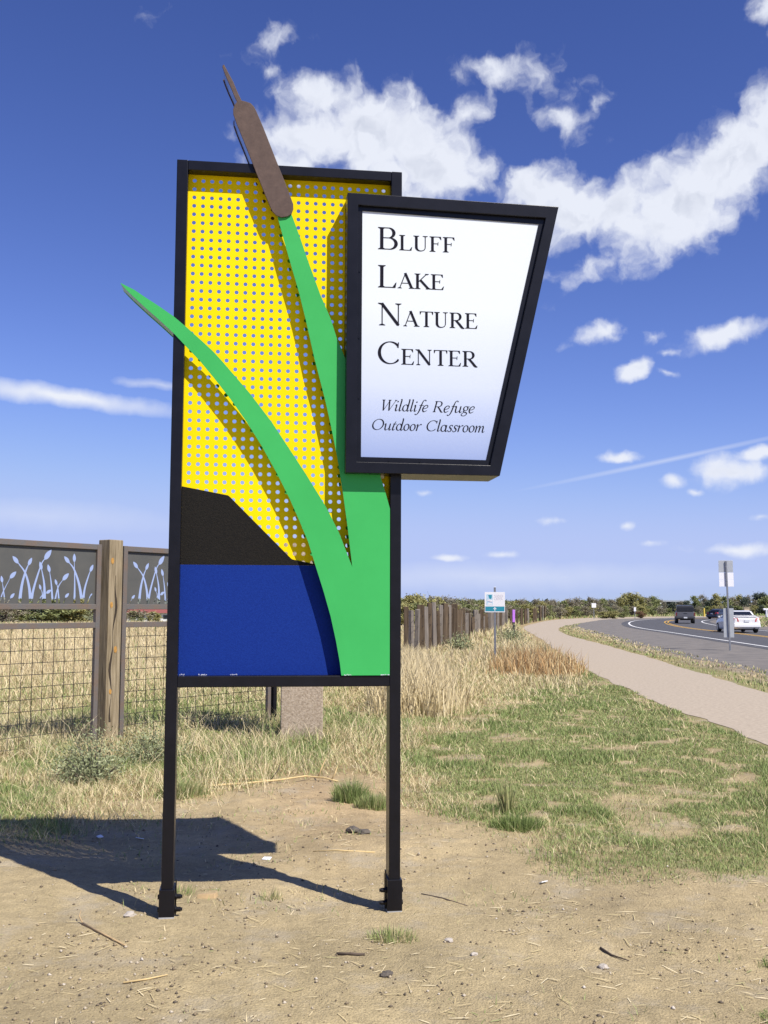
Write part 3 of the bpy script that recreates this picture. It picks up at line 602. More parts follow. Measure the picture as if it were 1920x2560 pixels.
    def ringface(mb, outer, inner, y):
        i = len(mb.v); mb.v += [(a, y, b) for a, b in outer]+[(a, y, b) for a, b in inner]
        for k in range(4): mb.f.append((i+k, i+(k+1) % 4, i+4+(k+1) % 4, i+4+k))
    def wall(mb, poly, ya, yb_):
        i = len(mb.v); mb.v += [(a, ya, b) for a, b in poly]+[(a, yb_, b) for a, b in poly]
        for k in range(4): mb.f.append((i+k, i+(k+1) % 4, i+4+(k+1) % 4, i+4+k))
    ringface(B, BOXO, BOXI, yf); wall(B, BOXO, yf, yb); ringface(B, BOXO, BOXI, yb); wall(B, BOXI, yf, yf+.022); wall(B, BOXI, yb, yb-.022)
    me = mesh('board_frame', B.v, B.f); bm = bmesh.new(); bm.from_mesh(me); bmesh.ops.remove_doubles(bm, verts=bm.verts, dist=1e-5); bmesh.ops.recalc_face_normals(bm, faces=bm.faces); bm.to_mesh(me); bm.free()
    bo = link('board_frame', me, S, M_BOX); md = bo.modifiers.new('bevel', 'BEVEL'); md.width = .003; md.segments = 2; md.limit_method = 'ANGLE'
    for y, s in ((yf+.020, 1), (yb-.020, -1)):
        r = MB(); out = [(a+(.0004 if a < 1.3 else -.0004), b) for a, b in BOXI]
        ringface(r, out, FACE, y); wall(r, FACE, y, y+s*.006)
        rb = r.build('retaining_bezel', M_BOX, bo)
        if s > 0:
            scr = [(.9955,3.42),(.9955,3.05),(.9955,2.72),(1.16,2.382),(1.33,2.381),(1.965,3.4),(1.86,2.97),(1.785,2.63),(1.35,3.772)]
            for (a, b) in scr: MB().tube([(a, y+.001, b), (a, y-.004, b)], .0055, 8).build('screw', M_BLACK, bo)
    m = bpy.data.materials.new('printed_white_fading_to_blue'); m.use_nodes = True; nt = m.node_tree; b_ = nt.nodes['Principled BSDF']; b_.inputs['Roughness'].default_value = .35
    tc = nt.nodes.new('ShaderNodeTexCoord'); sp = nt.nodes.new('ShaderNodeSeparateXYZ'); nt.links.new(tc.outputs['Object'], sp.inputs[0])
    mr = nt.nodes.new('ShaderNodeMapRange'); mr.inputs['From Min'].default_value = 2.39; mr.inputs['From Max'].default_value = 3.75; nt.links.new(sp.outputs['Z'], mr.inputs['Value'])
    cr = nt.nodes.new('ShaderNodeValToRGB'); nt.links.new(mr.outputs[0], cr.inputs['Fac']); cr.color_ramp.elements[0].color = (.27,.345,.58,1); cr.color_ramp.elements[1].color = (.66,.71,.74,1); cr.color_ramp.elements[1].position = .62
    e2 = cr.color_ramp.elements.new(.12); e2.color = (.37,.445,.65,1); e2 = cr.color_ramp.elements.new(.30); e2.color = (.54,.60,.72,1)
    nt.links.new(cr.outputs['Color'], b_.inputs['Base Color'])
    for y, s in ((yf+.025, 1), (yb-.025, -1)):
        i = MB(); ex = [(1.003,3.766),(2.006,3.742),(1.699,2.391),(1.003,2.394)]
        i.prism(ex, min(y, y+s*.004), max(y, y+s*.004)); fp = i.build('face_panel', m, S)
        if s > 0:
            yt = y-.0012
            for txt, x0, x1, zb, cap, sl in (('BLUFF',1.0951,1.5226,3.5500,.1247,0),('LAKE',1.0960,1.4625,3.3362,.1250,0),('NATURE',1.0965,1.6500,3.1252,.1247,0),('CENTER',1.0970,1.6500,2.9120,.1255,0),
                                             ('Wildlife Refuge',1.1240,1.6330,2.6550,.0600,.22),('Outdoor Classroom',1.0680,1.6870,2.5490,.0600,.22)):
                V2, F2 = set_line(txt, x0, x1, zb, cap, sl)
                o = link('lettering', mesh('lettering', [(a, yt, b) for a, b in V2], F2), fp, M_PRINT); o['label'] = 'black lettering reading ' + (txt.capitalize() if not sl else txt)
make_sign()
# ------------------------------------------------------------------ steel fence with cut-out cattails
M_TIMBER = mat('weathered_timber', (.16,.125,.075), .9, scale=6, col2=(.36,.295,.195), bump=.8, bscale=14, spec=.15, stretch=(5,5,.35), detail=9)
M_KNOT = mat('orange_knot_wood', (.42,.22,.05), .8, var=.3, scale=30)
M_CHECK = mat('dark_split_in_wood', (.035,.024,.015), .95, var=.2, scale=30)
M_STEEL = mat('rust_streaked_steel', (.13,.13,.13), .6, .15, scale=6, col2=(.175,.125,.092), bump=.25, bscale=60, spec=.4, detail=9)
M_SHEET = mat('dark_grey_steel_sheet', (.082,.084,.080), .55, .1, scale=3.2, col2=(.105,.104,.095), bump=.1, bscale=80, spec=.4, detail=9)
M_WIRE = mat('dark_wire', (.035,.032,.030), .6, .4, var=.2, scale=20)
STEMS = [
 ([(-1.49,1.622),(-1.457,1.73),(-1.37,1.894)],.022,(-1.297,1.961)),([(-1.424,1.622),(-1.452,1.773),(-1.468,1.848)],.022,(-1.483,1.913)),
 ([(-1.394,1.622),(-1.355,1.682)],.017,(-1.309,1.726)),([(-1.246,1.622),(-1.222,1.82),(-1.182,1.965),(-1.147,2.043)],.045,(-1.104,2.12)),
 ([(-1.102,1.622),(-1.131,1.8),(-1.188,1.953),(-1.282,2.058)],.045,(-1.354,2.127)),([(-1.098,1.622),(-1.077,1.757),(-1.031,1.913),(-.977,2.06),(-.939,2.112)],.038,(-.852,2.217)),
 ([(-.925,1.622),(-.935,1.826),(-.977,1.999)],.045,(-1.004,2.082)),([(-.948,1.622),(-.958,1.736),(-.98,1.78)],.021,(-1.001,1.83)),
 ([(-1.013,1.622),(-.963,1.702),(-.898,1.737)],.019,(-.839,1.769)),([(-.817,1.622),(-.841,1.828),(-.87,1.974)],.033,(-.897,2.055)),
 ([(-.792,1.622),(-.752,1.795),(-.687,1.888)],.027,(-.607,1.961)),([(-.73,1.622),(-.752,1.784),(-.77,1.835)],.027,(-.796,1.891)),
 ([(-.671,1.622),(-.645,1.694)],.015,(-.596,1.735)),([(-.521,1.622),(-.524,1.834),(-.539,2.099)],.034,(-.542,2.191)),
 ([(-.412,1.622),(-.462,1.835),(-.538,2.006),(-.611,2.085)],.046,(-.683,2.151)),([(-.403,1.622),(-.382,1.79),(-.336,1.931),(-.31,1.996)],.037,(-.269,2.073)),
 ([(-.34,1.622),(-.3,1.709),(-.29,1.72)],.02,(-.272,1.735)),
]
def cut_shapes(off, lo, hi):
    out = []
    for pts, bw, tip in STEMS:
        if not (lo+.015 < min([p[0] for p in pts]+[tip[0]])+off and max([p[0] for p in pts]+[tip[0]])+off < hi-.015): continue
        n = len(pts); P = [(a+off, b, bw*(1-.72*k/(n-1))) for k, (a, b) in enumerate(pts)]
        P = catmull(P, 5) if n > 2 else np.array(P)
        T = np.gradient(P[:, :2], axis=0); T /= np.hypot(T[:,0], T[:,1])[:,None]; Nn = np.stack([-T[:,1], T[:,0]], 1)
        out.append([tuple(q) for q in P[:, :2]+Nn*P[:,2:3]/2]+[tuple(q) for q in (P[:, :2]-Nn*P[:,2:3]/2)[::-1]])
        h0 = np.array(pts[-1])+[off, 0]; h1 = np.array(tip)+[off, 0]; ax = h1-h0; ln = np.hypot(*ax); ax /= ln; pn = np.array([-ax[1], ax[0]]); w = .19*ln+.006
        out.append([tuple(h0-ax*.012+(ax*(ln+.012))*(t)+pn*w*s*math.sin(math.pi*t**.85)**.8) for s, ts in ((1, np.linspace(0, 1, 9)), (-1, np.linspace(1, 0, 9)[1:-1])) for t in ts])
    return out
def make_fence():
    Fz = empty('steel_mesh_fence', (-3.195, 12.539, 0), R(54), 'rusty steel fence with cattail cut-outs above wire mesh on a timber post', 'fence')
    def timber(u):
        b = MB(); x0, x1, y0, y1 = u-.105, u+.095, -.06, .14
        b.box(x0, x1, y0, y1, -.5, 2.37); p = b.build('timber_post', M_TIMBER, Fz, .008)
        return p, x0, x1, y0
    post, x0, x1, y0 = timber(-.006)
    for (kx, kz, rx, rz_) in ((.045,2.12,.022,.038),(.045,1.605,.02,.036),(.12,1.085,.022,.04),(.06,.60,.018,.03)):
        k = MB(); pts = [(x0+kx+rx*math.cos(2*math.pi*i/10), kz+rz_*math.sin(2*math.pi*i/10)) for i in range(10)]
        k.prism(pts, y0-.004, y0+.004); k.build('knot', M_KNOT, post)
    k = MB(); zz = np.linspace(.25, 1.95, 24)
    l = [(x0+.10+.015*math.sin(z*5)+.012*math.sin(z*13)-.05*(1.9-z)/1.7, z, .010+.007*math.sin(z*9)) for z in zz]
    for i in range(len(l)-1):
        a, b = l[i], l[i+1]; k.hexa([(a[0]-a[2],y0-.0012,a[1]),(a[0]+a[2],y0-.0012,a[1]),(a[0]+a[2],y0+.01,a[1]),(a[0]-a[2],y0+.01,a[1]),(b[0]-b[2],y0-.0012,b[1]),(b[0]+b[2],y0-.0012,b[1]),(b[0]+b[2],y0+.01,b[1]),(b[0]-b[2],y0+.01,b[1])])
    k.build('drying_crack', M_CHECK, post)
    timber(-3.12)
    for lo, hi, offs, knock in ((-3.0, -.175, (-1.62, 0.), 0), (.155, 2.80, (1.676, 2.98, 1.676+.98), 1)):
        tw, td = .062, .05; yf, yb = 0., td
        for (za, zb) in ((2.245, 2.308), (1.552, 1.612), (1.338, 1.402)):
            MB().box(lo+tw, hi-tw, yf+.001, yb-.001, za, zb).build('rail', M_STEEL, Fz, .004)
        MB().box(lo, lo+tw, yf, yb, .03, 2.309).build('stile', M_STEEL, Fz, .004)
        MB().box(hi-tw, hi, yf, yb, .03, 2.309).build('stile', M_STEEL, Fz, .004)
        holes = []
        for of in offs: holes += cut_shapes(of, lo+tw, hi-tw)
        a, b = lo+tw, hi-tw
        V2, F2 = cdt_shape([[(a,1.612),(b,1.612),(b,2.245),(a,2.245)]], holes)
        slab_obj('cut_out_sheet', V2, F2, .030, .034, M_SHEET, Fz)
        w = MB(); x = a+.07
        while x < b: w.tube([(x, .028, 1.338), (x+.004*math.sin(x*9), .028, .7), (x, .028, .05)], .0038, 5); x += .139
        z = 1.338-.105
        while z > .05: w.tube([(a, .022, z), ((a+b)/2, .022, z+.004*math.sin(z*31)), (b, .022, z)], .0038, 5); z -= .131
        tag(w.build('wire_mesh', M_WIRE, Fz), kind='stuff')
    MB().box(2.83, 2.90, -.02, .06, -.3, 2.31).build('end_post', M_BLACK, Fz, .004)
make_fence()

def make_pillar():
    m = mat('exposed_aggregate', (.27,.21,.15), .9, scale=46, col2=(.47,.39,.30), bump=.6, bscale=70, spec=.2, detail=4)
    P = empty('concrete_pillar', (-.995, 13.05, 0), R(6), 'square exposed aggregate concrete pillar at the end of the mesh fence', 'pillar')
    MB().box(-.25, .25, -.25, .25, -.4, 2.30).build('shaft', m, P, .012)
    MB().box(-.275, .275, -.275, .275, 2.30, 2.39).build('cap', m, P, .01)
make_pillar()

# ------------------------------------------------------------------ railroad-tie fence receding along the trail
def make_tie_fence():
    Fz = empty('railroad_tie_fence', (0, 0, 0), 0, 'long fence of dark upright railroad ties beside the trail', 'fence')
    ms = [mat('tie_brown', (.060,.044,.030), .95, scale=4, col2=(.15,.112,.076), bump=.7, bscale=10, stretch=(4,4,.3), spec=.1, detail=9),
          mat('tie_grey', (.13,.115,.10), .95, scale=4, col2=(.25,.22,.19), bump=.7, bscale=10, stretch=(4,4,.3), spec=.1, detail=9)]
    xs = [1016,1029,1042,1054,1066,1075,1087,1101,1110,1120,1129,1137,1145,1153,1160,1167,1173,1190,1203,1213,1222,1230,1238,1247,1256,1265,1278,1292,1303,1313,1319,1333,1338,1350,1356,1361]
    ds = np.interp(np.arange(len(xs)), [0,5,10,16,22,28,35], [34,38.5,44,53,70,96,132])
    tops = np.interp(np.arange(len(xs)), [0,4,7,12,17,24,30,35], [1.54,1.62,1.72,1.60,1.32,1.36,1.5,1.86])
    nx_ = []; nd_ = []; nt_ = []
    for i in range(len(xs)):
        nx_.append(xs[i]); nd_.append(ds[i]); nt_.append(tops[i])
        if 1 < i < 24: nx_.append((xs[i]+xs[i+1])/2); nd_.append((ds[i]+ds[i+1])/2+.6); nt_.append((tops[i]+tops[i+1])/2-.12)
    xs, ds, tops = nx_, nd_, nt_; r = np.random.default_rng(5); pts = []
    for i, (px, d) in enumerate(zip(xs, ds)):
        X = (px-960)/2650*d; pts.append((X, d))
        w, t = (.25, .17) if r.random() < .55 else (.15, .13)
        h = tops[i]+r.uniform(-.16, .12); lean = r.uniform(-.03, .03); rot = r.uniform(-.7, .7)+.25; d += r.uniform(-.5, .8); X = (px-960)/2650*d
        b = MB(); c, s = math.cos(rot), math.sin(rot)
        def P(a, bb, z): return (X+a*c-bb*s+lean*z, d+a*s+bb*c, z)
        tz = [h+r.uniform(-.02, .02) for _ in range(4)]
        b.hexa([P(-w/2,-t/2,-.3),P(w/2,-t/2,-.3),P(w/2,t/2,-.3),P(-w/2,t/2,-.3),P(-w/2,-t/2,tz[0]),P(w/2,-t/2,tz[1]),P(w/2,t/2,tz[2]),P(-w/2,t/2,tz[3])])
        b.build('tie_post', ms[int(r.random() < .35)], Fz, .012)
    for z in (.45, .95, 1.3):
        MB().tube([(x+.02, y-.12, z+.02*math.sin(y)) for x, y in pts], .006, 4).build('fence_wire', M_WIRE, Fz)
make_tie_fence()

# ------------------------------------------------------------------ trail sign, marker post, road signs
M_GALV = mat('galvanised_post', (.26,.27,.29), .5, .6, var=.15, scale=10)
M_SIGNWHITE = mat('white_sign_sheet', (.78,.78,.80), .45, var=.02, scale=4)
M_TEAL = mat('teal_print', (.02,.25,.34), .5, var=.05, scale=8)
M_TEAL_LIGHT = mat('pale_blue_print', (.45,.62,.74), .5, var=.05, scale=8)
M_GREYPRINT = mat('lilac_grey_print', (.50,.46,.56), .6, var=.05, scale=8)
M_SIGNBACK = mat('grey_sign_back', (.44,.46,.47), .5, .35, var=.06, scale=6)
def make_trail_sign():
    d = 28.6; X = (1237-960)/2650*d
    S = empty('trail_sign', (X, d, 0), R(-7), 'small square white trail sign with teal arrow band on grey post', 'sign')
    MB().box(-.028, .028, -.02, .03, -.3, 2.12).build('post', M_GALV, S, .004)
    cap = MB().box(-.03, .03, -.024, .034, 2.12, 2.135).build('post_cap', M_SIGNWHITE, S, .004)
    z0, z1, w = 1.455, 1.995, .27
    pan = MB().box(-w, w, -.030, -.024, z0, z1).build('sign_panel', M_SIGNWHITE, S, .002)
    k = 2*w/.525   # millimetre-free scale: the printed layout in parts of the panel
    def pr(name, polys, m, y=-.0315):
        V2, F2 = cdt_shape(polys); return link(name, mesh(name, [(a, y, b) for a, b in V2], F2), pan, m)
    def rect(a, b, c, e): return [(a,c),(b,c),(b,e),(a,e)]
    pr('arrow_band', [rect(-.255,.255,z0+.025,z0+.155)], M_TEAL)
    pr('arrow', [rect(-.012,.012,z0+.045,z0+.11)]+[[(-.05,z0+.088),(0,z0+.140),(.05,z0+.088),(.034,z0+.084),(0,z0+.118),(-.034,z0+.084)]], M_SIGNWHITE, -.0325)
    pr('emblem_ground', [rect(-.225,-.055,z0+.19,z1-.06)], M_TEAL_LIGHT)
    pr('emblem', [[(-.175,z1-.075),(-.075,z1-.075),(-.085,z1-.16),(-.10,z1-.18),(-.12,z1-.185),(-.15,z1-.165),(-.165,z1-.12)]], M_TEAL, -.0325)
    pr('emblem', [[(-.22,z1-.21),(-.14,z1-.20),(-.06,z1-.215),(-.06,z1-.25),(-.10,z1-.26),(-.15,z1-.235),(-.20,z1-.235)],[(-.20,z0+.20),(-.07,z0+.20),(-.07,z0+.235),(-.14,z0+.255),(-.19,z0+.24)]], M_SIGNWHITE, -.0325)
    pr('emblem', [[(-.21,z1-.225),(-.13,z1-.245),(-.08,z1-.262),(-.075,z1-.29),(-.09,z1-.275),(-.14,z1-.262),(-.20,z1-.240)]], M_GREYPRINT, -.0335)
    for txt, z in (('SAND', z1-.135), ('CREEK', z1-.21)):
        V2, F2 = set_line(txt, -.01, .215, z, .062, 0, 1.); o = link('lettering', mesh('lettering', [(a, -.0315, b) for a, b in V2], F2), pan, M_GREYPRINT); o['label'] = 'grey lettering reading ' + txt.title()
make_trail_sign()
def make_marker():
    d = 49.; X = (1283.5-960)/2650*d
    S = empty('marker_post', (X, d, 0), R(10), 'thin dark marker post with a bright purple top', 'post')
    mp = mat('purple_paint', (.46,.17,.66), .5, var=.08, scale=8); mk = mat('dark_post_paint', (.030,.022,.022), .7, var=.3, scale=8)
    MB().hexa([(.0,-.03,0),(.05,-.03,0),(.05,.03,0),(.0,.03,0),(-.055,-.04,.90),(.055,-.04,.90),(.055,.04,.90),(-.055,.04,.90)]).build('shaft', mk, S, .004)
    MB().box(-.058, .058, -.042, .042, .9, 1.47).build('purple_top', mp, S, .006)
make_marker()
def make_road_sign():
    X, d = 12.99, 40.0
    S = empty('road_sign', (X, d, 0), R(-4), 'back of road signs stacked on a tall grey pole beside the road', 'sign')
    MB().hexa([(-.03,-.025,-.2),(.03,-.025,-.2),(.03,.025,-.2),(-.03,.025,-.2),(-.11,-.025,3.36),(-.05,-.025,3.36),(-.05,.025,3.36),(-.11,.025,3.36)]).build('pole', M_GALV, S, .004)
    for x, z0, z1, hw, m, lb in ((-.085,2.93,3.38,.265,M_SIGNBACK,'plain grey back of the top sign'),(-.075,2.66,2.92,.27,M_SIGNWHITE,'upper white plate'),(-.07,2.395,2.655,.27,M_SIGNWHITE,'lower white plate'),(-.025,.49,1.58,.19,M_SIGNBACK,'tall narrow grey plate low on the pole')):
        o = MB().box(x-hw, x+hw, .028, .034, z0, z1).build('sign_plate', m, S, .002); o['label'] = lb
make_road_sign()
def far_sign(px, d, z0, z1, w, m, label, post_m=M_GALV, h=None):
    X = (px-960)/2650*d
    S = empty('small_road_sign', (X, d, 0), 0, label, 'sign')
    MB().box(-.04, .04, -.03, .03, -.2, z1).build('post', post_m, S, .004)
    MB().box(-w/2, w/2, -.05, -.035, z0, z1).build('sign_plate', m, S, .004)
far_sign(1483.5, 146, 1.55, 2.15, .60, M_SIGNWHITE, 'small white road sign on a dark post where the trail bends away')
far_sign(1585.5, 150, 1.05, 1.62, .30, M_SIGNWHITE, 'narrow white marker plate by the bend of the road')
M_YPOST = mat('yellow_post_paint', (.62,.46,.06), .6, var=.1, scale=5)
for px, d, h, lb in ((1758, 190, 1.35, 'yellow utility marker post beyond the pickup'),):
    X = (px-960)/2650*d; S = empty('yellow_marker', (X, d, 0), 0, lb, 'post'); MB().tube([(0,0,-.2),(0,0,h)], .13, 10).build('shaft', M_YPOST, S); MB().tube([(0,0,h),(0,0,h+.12)], [.15,.08], 10).build('cap', M_YPOST, S)
X = (1863-960)/2650*185; S = empty('utility_cabinet', (X, 185, 0), 0, 'beige utility cabinet standing before the trees on the right', 'cabinet')
M_BEIGE = mat('beige_enamel', (.50,.40,.26), .6, var=.06, scale=4)
MB().box(-.45, .45, -.3, .3, 0, 1.5).build('cabinet_body', M_BEIGE, S, .03); MB().box(-.5, .5, -.35, .35, 1.5, 1.62).build('cabinet_lid', M_BEIGE, S, .03)
X = (1913-960)/2650*175; S = empty('white_standpipe', (X, 175, 0), 0, 'white T-shaped standpipe at the right edge of the verge', 'pipe')
MB().tube([(0,0,-.2),(0,0,1.5)], .16, 10).build('upright', M_SIGNWHITE, S); MB().tube([(-.5,0,1.35),(.5,0,1.35)], .17, 10).build('cross_arm', M_SIGNWHITE, S)

# ------------------------------------------------------------------ vehicles
M_TYRE = mat('tyre_rubber', (.018,.018,.019), .85, var=.15, scale=20); M_RIM = mat('alloy_rim', (.45,.46,.48), .35, .8, var=.1, scale=10)
M_GLASS = mat('dark_car_glass', (.012,.014,.018), .06, var=.1, scale=3, spec=.8); M_LAMP = mat('red_lamp_lens', (.50,.012,.02), .2, var=.1, scale=12)
M_UNDER = mat('black_underbody', (.012,.012,.012), .8, var=.2, scale=10); M_PLATE = mat('pale_number_plate', (.62,.64,.66), .5, var=.05, scale=10); M_CHROME = mat('chrome_trim', (.55,.55,.57), .2, .9, var=.05, scale=6)
def wheel(S, x, y, r, w):
    o = MB().tube([(x-w/2,y,r),(x-w/2+.03,y,r),(x+w/2-.03,y,r),(x+w/2,y,r)], [r-.03,r,r,r-.03], 20).build('wheel', M_TYRE, S)
    s = 1 if x > 0 else -1; MB().tube([(x+s*(w/2-.01),y,r),(x+s*(w/2+.008),y,r)], r*.62, 16).build('rim', M_RIM, o)
def car_body(S, secs, m, name='body'):
    """loft of rings (y, half width low, half width high, z low, z mid, z high)"""
    V = []; F = []
    for (y, a, b, z0, zm, z1) in secs:
        V += [(-a*.96,y,z0),(-a,y,z0+.12),(-b*1.0,y,zm),(-b*.93,y,z1),(b*.93,y,z1),(b,y,zm),(a,y,z0+.12),(a*.96,y,z0)]
    n = 8
    for i in range(len(secs)-1):
        for k in range(n): a = i*n+k; b = i*n+(k+1) % n; F.append((a, b, b+n, a+n))
    F.append(tuple(range(n))); F.append(tuple(range(len(V)-1, len(V)-n-1, -1)))
    mb = MB(); mb.v = V; mb.f = F; return mb.build(name, m, S, .03)
def sedan(name, loc, rz, paint, label, group=None):
    S = empty(name, loc, rz, label, 'car', group)
    m = paint
    body = car_body(S, [(-2.30,.76,.78,.32,.62,.88),(-2.22,.84,.86,.26,.66,.98),(-1.5,.87,.89,.22,.70,1.0),(0,.88,.90,.20,.70,.95),(1.2,.87,.88,.20,.66,.92),(1.95,.82,.84,.22,.58,.80),(2.30,.70,.72,.30,.52,.68)], m)
    car_body(S, [(-1.72,.72,.74,.94,.97,.985),(-1.05,.70,.71,.94,1.2,1.36),(-.6,.70,.70,.94,1.22,1.42),(.25,.70,.70,.94,1.22,1.41),(1.05,.74,.76,.90,.93,.945)], m, 'cabin')
    g = MB(); g.hexa([(-.62,-1.70,1.0),(.62,-1.70,1.0),(.62,-1.66,.99),(-.62,-1.66,.99),(-.54,-1.10,1.345),(.54,-1.10,1.345),(.54,-1.06,1.33),(-.54,-1.06,1.33)]); g.build('rear_window', M_GLASS, S)
    for s in (-1, 1):
        sw = MB(); sw.hexa([(s*.735,-1.30,1.0),(s*.755,-1.30,1.0),(s*.765,.72,.98),(s*.745,.72,.98),(s*.655,-.85,1.33),(s*.675,-.85,1.33),(s*.675,.20,1.34),(s*.655,.20,1.34)]); sw.build('side_window', M_GLASS, S)
        tl = MB(); tl.hexa([(s*.50,-2.325,.72),(s*.82,-2.25,.70),(s*.86,-2.02,.72),(s*.5,-2.1,.72),(s*.56,-2.315,.93),(s*.80,-2.25,.94),(s*.85,-2.02,.94),(s*.55,-2.1,.93)]); tl.build('tail_light', M_LAMP, S, .01)
        MB().box(s*.90-.02 if s > 0 else -1.0, 1.0 if s > 0 else -.88, .75, .90, .92, 1.05).build('mirror', m, S, .03)
        for y in (-1.42, 1.42): wheel(S, s*.78, y, .315, .21)
    bump = MB(); bump.hexa([(-.84,-2.40,.36),(.84,-2.40,.36),(.86,-2.15,.36),(-.86,-2.15,.36),(-.82,-2.38,.60),(.82,-2.38,.60),(.85,-2.15,.60),(-.85,-2.15,.60)]); bump.build('rear_bumper', m, S, .04)
    MB().box(-.66, .66, -2.30, -2.05, 1.02, 1.06).build('spoiler', m, S, .015)
    MB().box(-.16, .16, -2.335, -2.31, .70, .84).build('number_plate', M_PLATE, S)
    MB().box(-.70, .70, -2.1, 2.0, .19, .30).build('underbody', M_UNDER, S)
    MB().tube([(.45,-2.38,.28),(.45,-2.1,.28)], .04, 8).build('exhaust', M_UNDER, S)
    return S
def pickup(loc, rz, label):
    S = empty('pickup_truck', loc, rz, label, 'pickup truck')
    m = mat('silver_grey_paint', (.16,.16,.17), .35, .5, var=.06, scale=2, coat=.3)
    car_body(S, [(-2.55,.86,.90,.58,.95,1.12),(-2.45,.90,.93,.55,.95,1.18),(0,.93,.95,.52,.95,1.18),(1.6,.92,.94,.52,.95,1.15),(2.5,.88,.90,.52,.90,1.05),(2.62,.80,.82,.58,.86,.98)], m)
    car_body(S, [(-.85,.80,.82,1.14,1.3,1.36),(-.75,.79,.79,1.14,1.5,1.80),(.35,.78,.78,1.14,1.5,1.84),(.75,.78,.78,1.14,1.45,1.74),(1.35,.84,.85,1.12,1.15,1.18)], m, 'cab')
    shell = car_body(S, [(-2.50,.84,.86,1.185,1.45,1.62),(-2.36,.80,.82,1.185,1.5,1.80),(-.90,.80,.82,1.185,1.5,1.82)], mat('dark_bed_cover', (.02,.021,.025), .35, var=.2, scale=6), 'bed_cover')
    MB().hexa([(-.70,-2.475,1.26),(.70,-2.475,1.26),(.70,-2.40,1.26),(-.70,-2.40,1.26),(-.64,-2.425,1.70),(.64,-2.425,1.70),(.64,-2.35,1.70),(-.64,-2.35,1.70)]).build('rear_window', M_GLASS, S)
    MB().box(-.80, .80, -2.585, -2.54, .68, 1.15).build('tailgate', m, S, .015)
    MB().box(-.18, .18, -2.60, -2.58, .98, 1.03).build('tailgate_handle', M_UNDER, S)
    MB().box(-.92, .92, -2.78, -2.56, .50, .68).build('rear_bumper', mat('dark_grey_bumper', (.075,.075,.08), .5, .3, var=.1, scale=5), S, .02)
    MB().box(-.17, .17, -2.795, -2.775, .52, .66).build('number_plate', M_PLATE, S)
    for s in (-1, 1):
        MB().box(s*.87-.06, s*.87+.06, -2.58, -2.50, .78, 1.10).build('tail_light', mat('dull_red_lens', (.16,.018,.018), .3, var=.1, scale=12), S, .008)
        MB().box(s*.80-.012, s*.80+.012, -.6, .75, 1.28, 1.68).build('side_window', M_GLASS, S)
        MB().box(*( (.95,1.18) if s > 0 else (-1.18,-.95)), .9, 1.0, 1.22, 1.45).build('mirror', M_UNDER, S, .02)
        for y in (-1.55, 1.70): wheel(S, s*.80, y, .385, .26)
    MB().box(-.72, .72, -2.4, 2.2, .40, .58).build('underbody', M_UNDER, S)
    MB().tube([(-.5,-1.55,.42),(.5,-1.55,.42)], .09, 10).build('axle', M_UNDER, S)
    return S
def on_road(y, k):
    q = road_off(k); i = int(np.argmin(abs(q[:,1]-y))); t = q[min(i+1, len(q)-1)]-q[i-1]; return (q[i][0], q[i][1], .012), -math.atan2(t[0], t[1])
p, a = on_road(109.0, 1.75); pickup(p, a, 'silver grey pickup truck with dark rear cover driving round the bend')
p, a = on_road(67.5, 1.9); sedan('white_sedan', (p[0]-.95, p[1]+1.9, p[2]), a+.05, mat('white_car_paint', (.74,.74,.73), .3, var=.03, scale=2, coat=.5), 'white sedan with red tail lights driving away behind the road sign')
p, a = on_road(150.0, 1.9); sedan('dark_sedan', (46.9, 148.5, .012), a-.35, mat('dark_blue_car_paint', (.025,.03,.045), .3, var=.05, scale=2, coat=.5), 'dark car far down the road, half hidden behind the white sedan')
# ------------------------------------------------------------------ trees and shrubs
def leaf_mat(name, a, b, c):
    return mat(name, a, .7, attr='tint', ramp=[(0., a), (.5, b), (1., c)], spec=.2)
TREE_M = {'olive': leaf_mat('olive_spring_leaves', (.20,.195,.07), (.30,.285,.11), (.38,.35,.15)),
          'green': leaf_mat('green_leaves', (.14,.165,.065), (.21,.235,.095), (.28,.295,.13)),
          'brown': leaf_mat('bare_twigs_and_buds', (.19,.17,.12), (.26,.235,.165), (.31,.285,.20)),
          'dark': leaf_mat('dark_evergreen_needles', (.06,.08,.06), (.09,.11,.08), (.12,.14,.10)),
          'rust': leaf_mat('rust_brown_leaves', (.15,.085,.05), (.20,.12,.07), (.25,.16,.09))}
M_BARK = mat('grey_brown_bark', (.09,.075,.06), .95, var=.3, scale=6, bump=.5, bscale=12)
def cards(P, size, r, tint, ratio=.28):
    """small leaf-sized faces scattered at the points P"""
    n = len(P); q = r.normal(size=(n, 3)); q /= np.linalg.norm(q, axis=1)[:,None]
    a = np.cross(q, r.normal(size=(n, 3))); a /= np.linalg.norm(a, axis=1)[:,None]; b = np.cross(q, a)
    s = size*r.uniform(.6, 1.4, (n, 1))
    V = np.stack([P-a*s*.5, P+b*s*ratio, P+a*s*.5, P-b*s*ratio], 1).reshape(-1, 3)
    F = np.arange(4*n).reshape(n, 4); return V, F, np.repeat(tint, 4)
